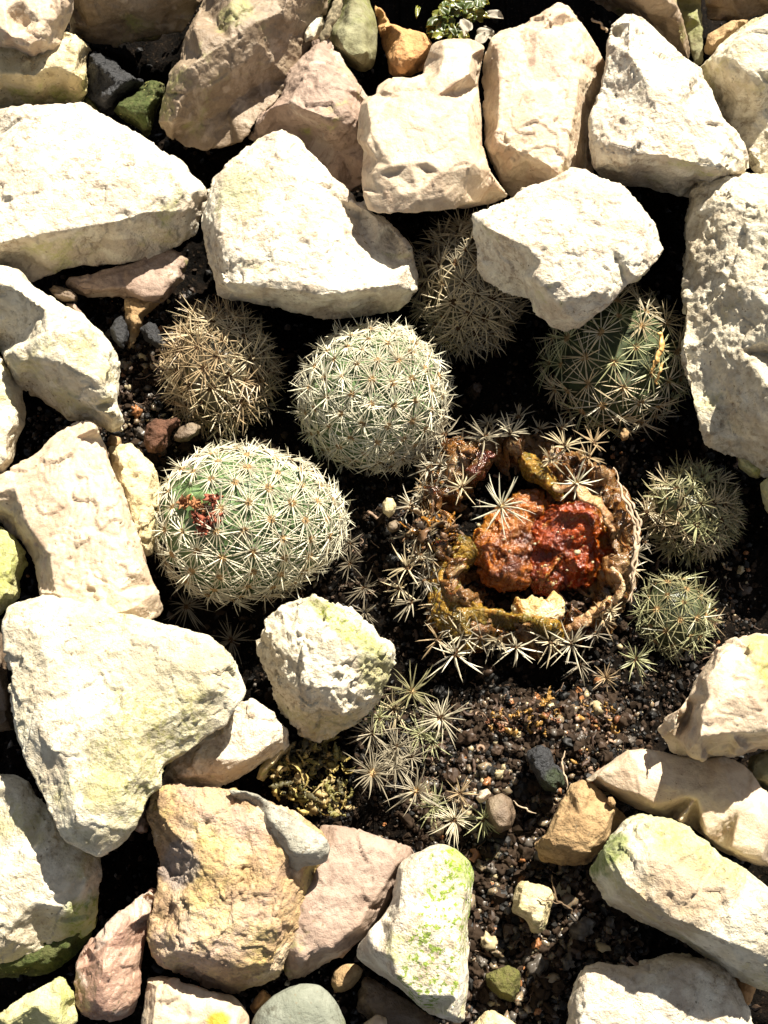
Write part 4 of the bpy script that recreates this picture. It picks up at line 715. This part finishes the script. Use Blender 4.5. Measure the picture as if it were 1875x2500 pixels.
stone('W', [(1112,1288),(1130,1296),(1150,1282),(1180,1300),(1196,1276),(1218,1296),(1222,1330),(1208,1352),(1180,1350),(1165,1366),(1140,1352),(1118,1345),(1105,1315)], 44, -20, COREM, 'core', 'pale cream yellow core', parent='rot', vox=2, rough=2., chip=2., ring=.2, rnd=2)
stone('W', [(918,1210),(945,1160),(958,1215),(955,1260),(985,1275),(1020,1300),(1060,1318),(1110,1330),(1170,1345),(1215,1362),(1210,1385),(1130,1370),(1085,1362),(1050,1385),(1015,1418),(975,1405),(965,1370),(925,1350),(925,1300),(932,1255)], 82, 10, OLJ, 'skin_flap', 'olive amber jelly like skin', parent='rot', vox=2, rough=3., chip=1.5, ring=.2, rnd=3)
stone('W', [(962,1175),(985,1155),(1015,1160),(1032,1185),(1030,1215),(1005,1240),(975,1225),(960,1200)], 40, -10, OLJ, 'skin_lump', 'olive lump', parent='rot', vox=2, rough=2., chip=1., ring=.22)
stone('W', [(1008,975),(1030,968),(1075,978),(1062,1005),(1045,1035),(1020,1045),(1000,1020)], 90, 20, DARKFLAP, 'torn_flap', 'dark red torn flap', parent='rot', vox=2, rough=1.5, chip=2., ring=.2, rnd=2)
stone('W', [(1120,975),(1160,985),(1190,1020),(1215,1060),(1222,1090),(1195,1080),(1165,1050),(1130,1035),(1118,1000)], 80, 10, OLJ, 'skin_flap', 'amber jelly skin hanging over the cavity', parent='rot', vox=2, rough=2.4, chip=1.5, ring=.2, rnd=2)
build_stones()
rs_ = random.Random(9)
for x_, y_, s_ in ((1247,1193,6.5),(1205,1150,3.5),(1195,1262,5),(1262,1160,3.5),(1225,1232,3.5),(1155,1175,3.5),(1100,1190,4),(1088,1165,3.5),(1280,1215,3.5),(1178,1222,4)):
    u_, v_ = px('W', x_, y_); co_, f_, _n = grains(np.random.RandomState(x_), np.array([0.]), np.array([0.]), np.array([0.]), np.array([float(s_)]), 2)
    link('seed', mesh('seed', co_*K, f_), GM[4], rot, loc=(P(u_, v_, 54)-rr).tolist())
# curled papery peel on the right and the fibrous root along it
def ribbon(name, pts, wd, th, mat, parent, seed, wob=4., twist=0.):
    """a crinkled strip with thickness along pixel points (u, v, z)"""
    q = np.array([P(u, v, z)/K for u, v, z in pts]); m = 14*(len(pts)-1)+1; tt = np.linspace(0, len(pts)-1, m); q = np.stack([np.interp(tt, range(len(pts)), q[:, k]) for k in range(3)], 1)
    for _ in range(6): q[1:-1] = (q[:-2]+q[1:-1]*2+q[2:])/4
    q = q+wob*.5*np.stack([fbm(q/20+seed+k, 3, seed+k) for k in range(3)], 1)
    T = np.gradient(q, axis=0); T /= np.linalg.norm(T, axis=1)[:, None]; up = np.array([0, 0, 1.]); S = np.cross(T, up); S /= np.linalg.norm(S, axis=1)[:, None]+1e-9; N = np.cross(S, T)
    V = []; t01 = np.linspace(0, 1, m); na = 8
    ww = wd*(.35+.65*np.sin(np.pi*np.clip(t01, .03, .97))**.6)*(1+.35*fbm(q/14+3, 2, seed))
    for k in range(na):
        a = 2*math.pi*k/na; rot_ = twist*t01
        x = np.cos(a)*ww; y = np.sin(a)*th; V.append(q+S*(x*np.cos(rot_)-y*np.sin(rot_))[:, None]+N*(x*np.sin(rot_)+y*np.cos(rot_))[:, None])
    V = np.stack(V, 1).reshape(-1, 3); F = [[i*na+j, i*na+(j+1) % na, (i+1)*na+(j+1) % na, (i+1)*na+j] for i in range(m-1) for j in range(na)]+[list(range(na))[::-1], list(range((m-1)*na, m*na))]
    org = P(*pts[0]) if parent is None else np.array(parent.location)
    return link(name, fix(mesh(name, V*K-org, F)), mat, parent, loc=None if parent is not None else org.tolist())
def W(*a): return [(x*1875/1659, y*1875/1659, z) for x, y, z in a]
ribbon('peel', W((1300,1310,30), (1335,1290,70), (1342,1262,80), (1328,1235,85), (1318,1215,70)), 12, 3, PEEL, rot, 3, 8, 1.2)
ribbon('peel', W((1225,1360,40), (1270,1335,70), (1300,1312,75), (1318,1290,70)), 16, 3, PEEL, rot, 4, 8, .8)
ribbon('peel', W((1195,1050,70), (1240,1055,95), (1280,1080,100), (1310,1110,95), (1325,1150,80)), 16, 5, PEEL, rot, 6, 12, .8)
RT = simple('dry_root', (.50,.38,.26), .8, .2)
for s, pts in enumerate([W((1345,1050,90),(1370,1100,100),(1385,1150,100),(1378,1210,95),(1362,1280,80)), W((1340,1060,95),(1362,1110,100),(1375,1160,100),(1368,1230,90),(1355,1300,70)), W((1325,1010,90),(1352,1080,100),(1380,1140,100),(1372,1200,95),(1365,1305,60))]):
    ribbon('root', pts, 3.4, 2.6, RT, rot, 30+s, 12, 0)
rx_ = random.Random(77); EXTRA = []
for k_ in range(66):
    aa = rx_.choice([rx_.uniform(-math.pi, math.pi), rx_.uniform(1.9, 4.4)]); rq = rx_.uniform(225, 262)*(1.0 if abs(math.cos(aa)) < .8 else .97)
    x_, y_ = 1150+rq*math.cos(aa), 1160+rq*math.sin(aa)
    EXTRA.append(('W', x_, y_, rx_.uniform(15, 70), rx_.uniform(34, 62), rx_.randint(8, 15), rx_.choice(['grey', 'straw', 'dark', 'brown', 'grey', 'dark']), (math.cos(aa)*rx_.uniform(.2, 1.1), -math.sin(aa)*rx_.uniform(.2, 1.1), rx_.uniform(.3, 1))))
for i, (t, x, y, z, L, n, m, nr) in enumerate([('F',115,1510,120,84,24,'white',(0,-.1,1)), ('F',550,1375,100,64,20,'white',(.2,-.4,1)), ('F',480,1165,95,64,22,'straw',(.2,.5,.8)), ('F',170,1090,90,72,20,'pale',(.1,.5,.8)), ('F',20,1110,90,78,20,'grey',(-.1,.4,.9)),
    ('E',1150,1100,80,60,14,'grey',(-.2,.4,.9)), ('E',1060,1290,60,54,14,'grey',(-.5,.2,.9)), ('E',1250,1400,70,56,16,'straw',(-.4,.1,1)), ('H',935,440,60,66,14,'straw',(-.5,0,.9)), ('H',960,640,40,70,14,'grey',(-.6,-.1,.8)), ('H',895,560,30,52,12,'straw',(-.6,-.2,.7)), ('H',1210,940,50,84,22,'pale',(0,-.6,.8)),
    ('H',1110,860,50,56,12,'brown',(-.3,-.5,.8)), ('I',200,900,50,66,18,'pale',(0,-.6,.8)), ('I',520,880,60,80,22,'pale',(.1,-.5,.8)), ('I',700,740,60,56,16,'brown',(.5,-.4,.8)), ('I',400,870,50,64,14,'straw',(0,-.5,.8)), ('F',400,1240,80,52,14,'straw',(.2,.2,.9)), ('F',620,1230,80,50,14,'brown',(.5,.3,.8)),
    ('H',960,80,50,56,14,'grey',(-.5,.1,.8)), ('H',1130,420,30,46,12,'pale',(.2,-.1,.9)), ('H',940,250,45,44,12,'grey',(-.5,0,.8)), ('I',570,1000,10,54,12,'dark',(0,-.5,.8))]+EXTRA):
    tuft(None, t, x, y, z, L, n, m, 90+i, nr, wool=WOOL if m == 'white' else WOOLD, knob=6, parent=rot)

# ------------------------------------------------------------------ small dry and green things
def curls(name, label, cat, t, x, y, rx, ry, z, n, wd, mats, seed, L=34, curl=2.6, spots=None, parent=None):
    rg = random.Random(seed); u, v = px(t, x, y); org = P(u, v, z); V, F, MI = [], [], []
    for i in range(n):
        a = rg.uniform(0, 6.28); r = rg.uniform(0, 1)**.6; cx, cy, cz = math.cos(a)*r*rx, math.sin(a)*r*ry, rg.uniform(-.3, 1)*(1-r*r)*38
        if spots: cx, cy, cz, dv = spots(rg)
        d = (Vector(dv) if spots else Vector((rg.gauss(0, 1), rg.gauss(0, 1), rg.gauss(0, .5)))).normalized(); s = d.orthogonal().normalized(); s.rotate(Matrix.Rotation(rg.uniform(0, 6.28), 3, d)); nn = d.cross(s)
        l = L*rg.uniform(.6, 1.5); kk = curl*rg.uniform(-1, 1)/l; w0 = wd*rg.uniform(.5, 1.2); b0 = len(V); p = Vector((cx, cy, cz)); m = 11; cup = rg.uniform(-.6, .6)
        for j in range(m):
            t_ = j/(m-1); ang = kk*l*(t_-.5); dd = d*math.cos(ang)+nn*math.sin(ang); nz = nn*math.cos(ang)-d*math.sin(ang); p = p+dd*(l/(m-1)); w_ = w0*math.sin(math.pi*(.08+.86*t_))*rg.uniform(.75, 1.2)
            V += [p+s*w_+nz*cup*w_, p+nz*.9, p-s*w_+nz*cup*w_, p-nz*1.2]
        for j in range(b0, len(V)): V[j] = V[j]+Vector((rg.gauss(0, 1), rg.gauss(0, 1), rg.gauss(0, 1)))*w0*.16
        for j in range(m-1):
            for k in range(4): q = b0+j*4; F.append([q+k, q+(k+1) % 4, q+4+(k+1) % 4, q+4+k])
        F += [[b0+3, b0+2, b0+1, b0], [b0+(m-1)*4+k for k in range(4)]]; mm = rg.randrange(len(mats)); MI += [mm]*(4*(m-1)+2)
    me = fix(mesh(name, np.array([tuple(v) for v in V])*K, F, MI))
    if parent: return link(name, me, mats, parent, loc=(org-np.array(parent.location)).tolist())
    return tag(link(name, me, mats, loc=org.tolist()), label, cat)
def rim_spots(rg):
    k = rg.randrange(n); f = rg.choice([rg.uniform(.45, 1.), rg.uniform(.0, .5)]); r_ = (ro[k]+(ri[k]-ro[k])*f)*1875/1659; aa = an[k]+math.pi*0
    tg = Vector((-math.sin(aa), -math.cos(aa), rg.uniform(-.4, .5))); rd = Vector((math.cos(aa), -math.sin(aa), rg.uniform(-1.2, .8)))
    return math.cos(aa)*r_, -math.sin(aa)*r_, rg.uniform(-8, 16), tg*rg.gauss(0, 1)+rd*rg.gauss(0, .8)
SK = [simple('torn_skin_brown', (.16,.085,.04), .5), simple('torn_skin_tan', (.25,.17,.09), .5), simple('torn_skin_dark', (.045,.03,.018), .5), simple('torn_skin_amber', (.30,.13,.02), .25)]
curls('torn_skin', None, None, 'W', 1150, 1165, 1, 1, 62, 150, 10, SK, 21, 44, 3., rim_spots, rot)
LM = [simple('dry_leaf_olive', (.16,.14,.04), .5), simple('dry_leaf_tan', (.36,.27,.12), .5), simple('dry_leaf_dark', (.07,.06,.025), .5), simple('dry_leaf_gold', (.42,.32,.10), .5)]
curls('dried_leaf_clump', 'clump of curled dry olive brown leaves below the rugged boulder', 'dried leaves', 'H', 330, 1620, 95, 70, 35, 150, 8, LM, 3, 36, 5.)
curls('dried_leaf_clump', 'loose curled dry leaves at the top edge of the mauve pink stone', 'dried leaves', 'K', 490, 380, 60, 32, 25, 46, 9, LM, 4, 34, 4.)
DM = [simple('debris_rust', (.20,.08,.035), .5), simple('debris_pink', (.26,.17,.11), .6), simple('debris_gold', (.34,.19,.05), .35), simple('debris_dark', (.07,.04,.025), .6)]
curls('dried_pulp', 'crumbly rusty orange plant debris on the soil above the black lump', 'plant debris', 'I', 300, 1330, 115, 26, 20, 90, 8, DM, 5, 26, 5.)
curls('dried_pulp', 'rusty debris flakes on the soil right of the crumbly orange debris', 'plant debris', 'I', 680, 1340, 45, 50, 20, 40, 8, DM, 6, 30, 5.)
curls('dried_pulp', 'golden dry flake pile on the grit above the tip of the long cream stone', 'plant debris', 'I', 600, 1560, 24, 38, 25, 30, 7, DM, 7, 26, 3.)
rl = random.Random(12); LIT = [(1020, 1560, 1690, 2480, 150), (240, 520, 720, 1150, 60), (900, 1850, 1050, 1750, 130), (640, 1000, 1250, 1450, 50)]
V, F, MI = [], [], []
for (u0, u1, v0, v1, nn_) in LIT:
    for _ in range(nn_):
        u, v = rl.uniform(u0, u1), rl.uniform(v0, v1); q = P(u, v, -20)/K; z0 = float(gnd(q[:1], q[1:2])[0])+5; a = rl.uniform(0, 6.28); l = rl.uniform(12, 46); wv = rl.choice([.9, 1.2, 1.6, 4.5]); k_ = rl.gauss(0, 1.6)/l; x, y = q[0], q[1]; b0 = len(V)
        for j in range(7):
            s_ = (-math.sin(a), math.cos(a)); zz_ = z0+rl.uniform(0, 5); V += [(x+s_[0]*wv, y+s_[1]*wv, zz_), (x, y, zz_+1.2), (x-s_[0]*wv, y-s_[1]*wv, zz_), (x, y, zz_-1)]; a += k_*l/6+rl.gauss(0, .18); x += math.cos(a)*l/6; y += math.sin(a)*l/6
        for j in range(6):
            for k in range(4): p_ = b0+j*4; F.append([p_+k, p_+(k+1) % 4, p_+4+(k+1) % 4, p_+4+k]); MI.append(0)
        for k in range(24): MI[-1-k] = _ % 3
lo = link('plant_litter', fix(mesh('plant_litter', np.array(V)*K, F, MI)), [DM[1], DM[3], simple('litter_brown', (.12,.07,.04), .7)]); tag(lo, 'fine brown plant litter and fibres strewn over the dark soil', 'plant litter'); lo['kind'] = 'stuff'
curls('amber_flake', 'amber flake standing at the edge of the black hollow', 'plant flake', 'I', 360, 1215, 12, 12, 30, 8, 9, [DM[2]], 8, 24, 2.)
tag(ribbon('dry_flake', [(*px('F',1020,505),185), (*px('F',1050,570),180), (*px('F',1025,650),170), (*px('F',975,740),150)], 7, 2.5, simple('flake_orange', (.72,.42,.14), .5), None, 8, 14, 1.), 'orange dry flake caught on the spines of the dark green cactus', 'plant flake')
tag(ribbon('dry_flake', [(*px('F',1050,680),170), (*px('F',1018,740),160), (*px('F',1015,810),140)], 4.5, 2, bpy.data.materials['flake_orange'], None, 9, 12, 1.), 'thin orange fibre hanging below the larger flake on the dark green cactus', 'plant fibre')
for i, (pts, r, lab) in enumerate([([('L',475,90),('L',470,160),('L',492,220),('L',488,290)], 2.2, 'thin tan root hanging over the tip of the long cream stone'), ([('L',405,810),('L',430,920),('L',520,1000),('L',570,1080)], 2.0, 'thin brown root beside the half buried yellow stone'), ([('L',330,930),('L',400,945),('L',470,970)], 1.8, 'short dark root lying across the half buried yellow stone'), ([('K',1540,370),('K',1600,400),('K',1665,455)], 1.8, 'pale fibre right of the brown rounded pebble')]):
    zz = [95, 95, 100, 95] if i != 1 else [60, 60, 30, 20]
    tag(ribbon('root', [(*px(*p), z) for p, z in zip(pts, zz)], r, r, RT if i in (0, 3) else simple('brown_root', (.18,.12,.07)), None, 50+i, 10, 0), lab, 'root')
# twig at the top
BK = simple('twig_bark', (.30,.25,.16), .9, .1, .6, scale=900)
tag(ribbon('twig', [(*px('B',560,-90),230), (*px('B',520,50),225), (*px('B',475,160),215), (*px('B',435,260),195)], 14, 12, BK, None, 70, 5, 0), 'dry grey brown twig standing against the smooth olive pebble', 'twig')
tag(ribbon('fibre', [(*px('C',640,100),200), (*px('C',690,130),215), (*px('C',735,190),220)], 5, 3, RT, None, 71, 12, 2.), 'pale straw shred at the tip of the white triangular stone', 'plant fibre')
# seedling weed
LF = [simple('weed_leaf', (.05,.075,.010), .4, .4, sss=.1), simple('weed_leaf_pale', (.17,.18,.03), .3, .5, sss=.1)]; DW = simple('dry_white_leaf', (.36,.32,.25), .7)
wz = px('B', 1200, 150); worg = P(wz[0], wz[1], 60); weed = empty('weed', worg.tolist(), 'small bright green weed growing at the top edge between the stones', 'weed')
rg = random.Random(8)
def leaf(x, y, z, l, w_, mat, name='leaf'):
    u, v = px('B', x, y); org = P(u, v, z)-worg; a = rg.uniform(0, 6.28); d = Vector((math.cos(a), math.sin(a), rg.uniform(-.1, .5))).normalized(); s = d.cross(Vector((0, 0, 1))).normalized(); nn = s.cross(d); V, F = [], []; m = 10; nb = 7
    ph = rg.uniform(0, 6)
    for side in (1, -1):
        for j in range(m):
            t_ = j/(m-1); wv = w_*math.sin(math.pi*(.06+.9*t_))**.7
            for k in range(nb):
                q = k/(nb-1)*2-1; V.append(tuple(d*(l*t_)+s*(q*wv)+nn*(l*.22*q*q-l*.35*t_*t_+side*1.1*(1-abs(q)*.9)+2.5*math.sin(q*4+t_*7+ph))))
    for sd in (0, 1):
        o = sd*m*nb
        for j in range(m-1):
            for k in range(nb-1): F.append([o+j*nb+k, o+j*nb+k+1, o+(j+1)*nb+k+1, o+(j+1)*nb+k])
    rim = [k for k in range(nb)]+[j*nb+nb-1 for j in range(1, m)]+[(m-1)*nb+k for k in range(nb-2, -1, -1)]+[j*nb for j in range(m-2, 0, -1)]
    for a_, b_ in zip(rim, rim[1:]+rim[:1]): F.append([a_, b_, b_+m*nb, a_+m*nb])
    link(name, fix(mesh(name, np.array(V)*K, F)), mat, weed, loc=org.tolist())
for i in range(80):
    x, y = rg.choice([(1110,100),(1150,70),(1200,30),(1190,130),(1260,60),(1310,40),(1340,90),(1220,190),(1170,190),(1120,150)]); leaf(x+rg.uniform(-30, 30), y+rg.uniform(-25, 25), rg.uniform(60, 190), rg.uniform(20, 42), rg.uniform(8, 15), LF[0 if i % 3 else 1])
leaf(1000,45,120,34,7,LF[1])
for x, y in ((1280,190),(1340,200),(1390,210),(1400,90),(1370,170),(1290,150)): leaf(x, y, rg.uniform(180, 240), 40, 15, DW, 'dry_leaf')
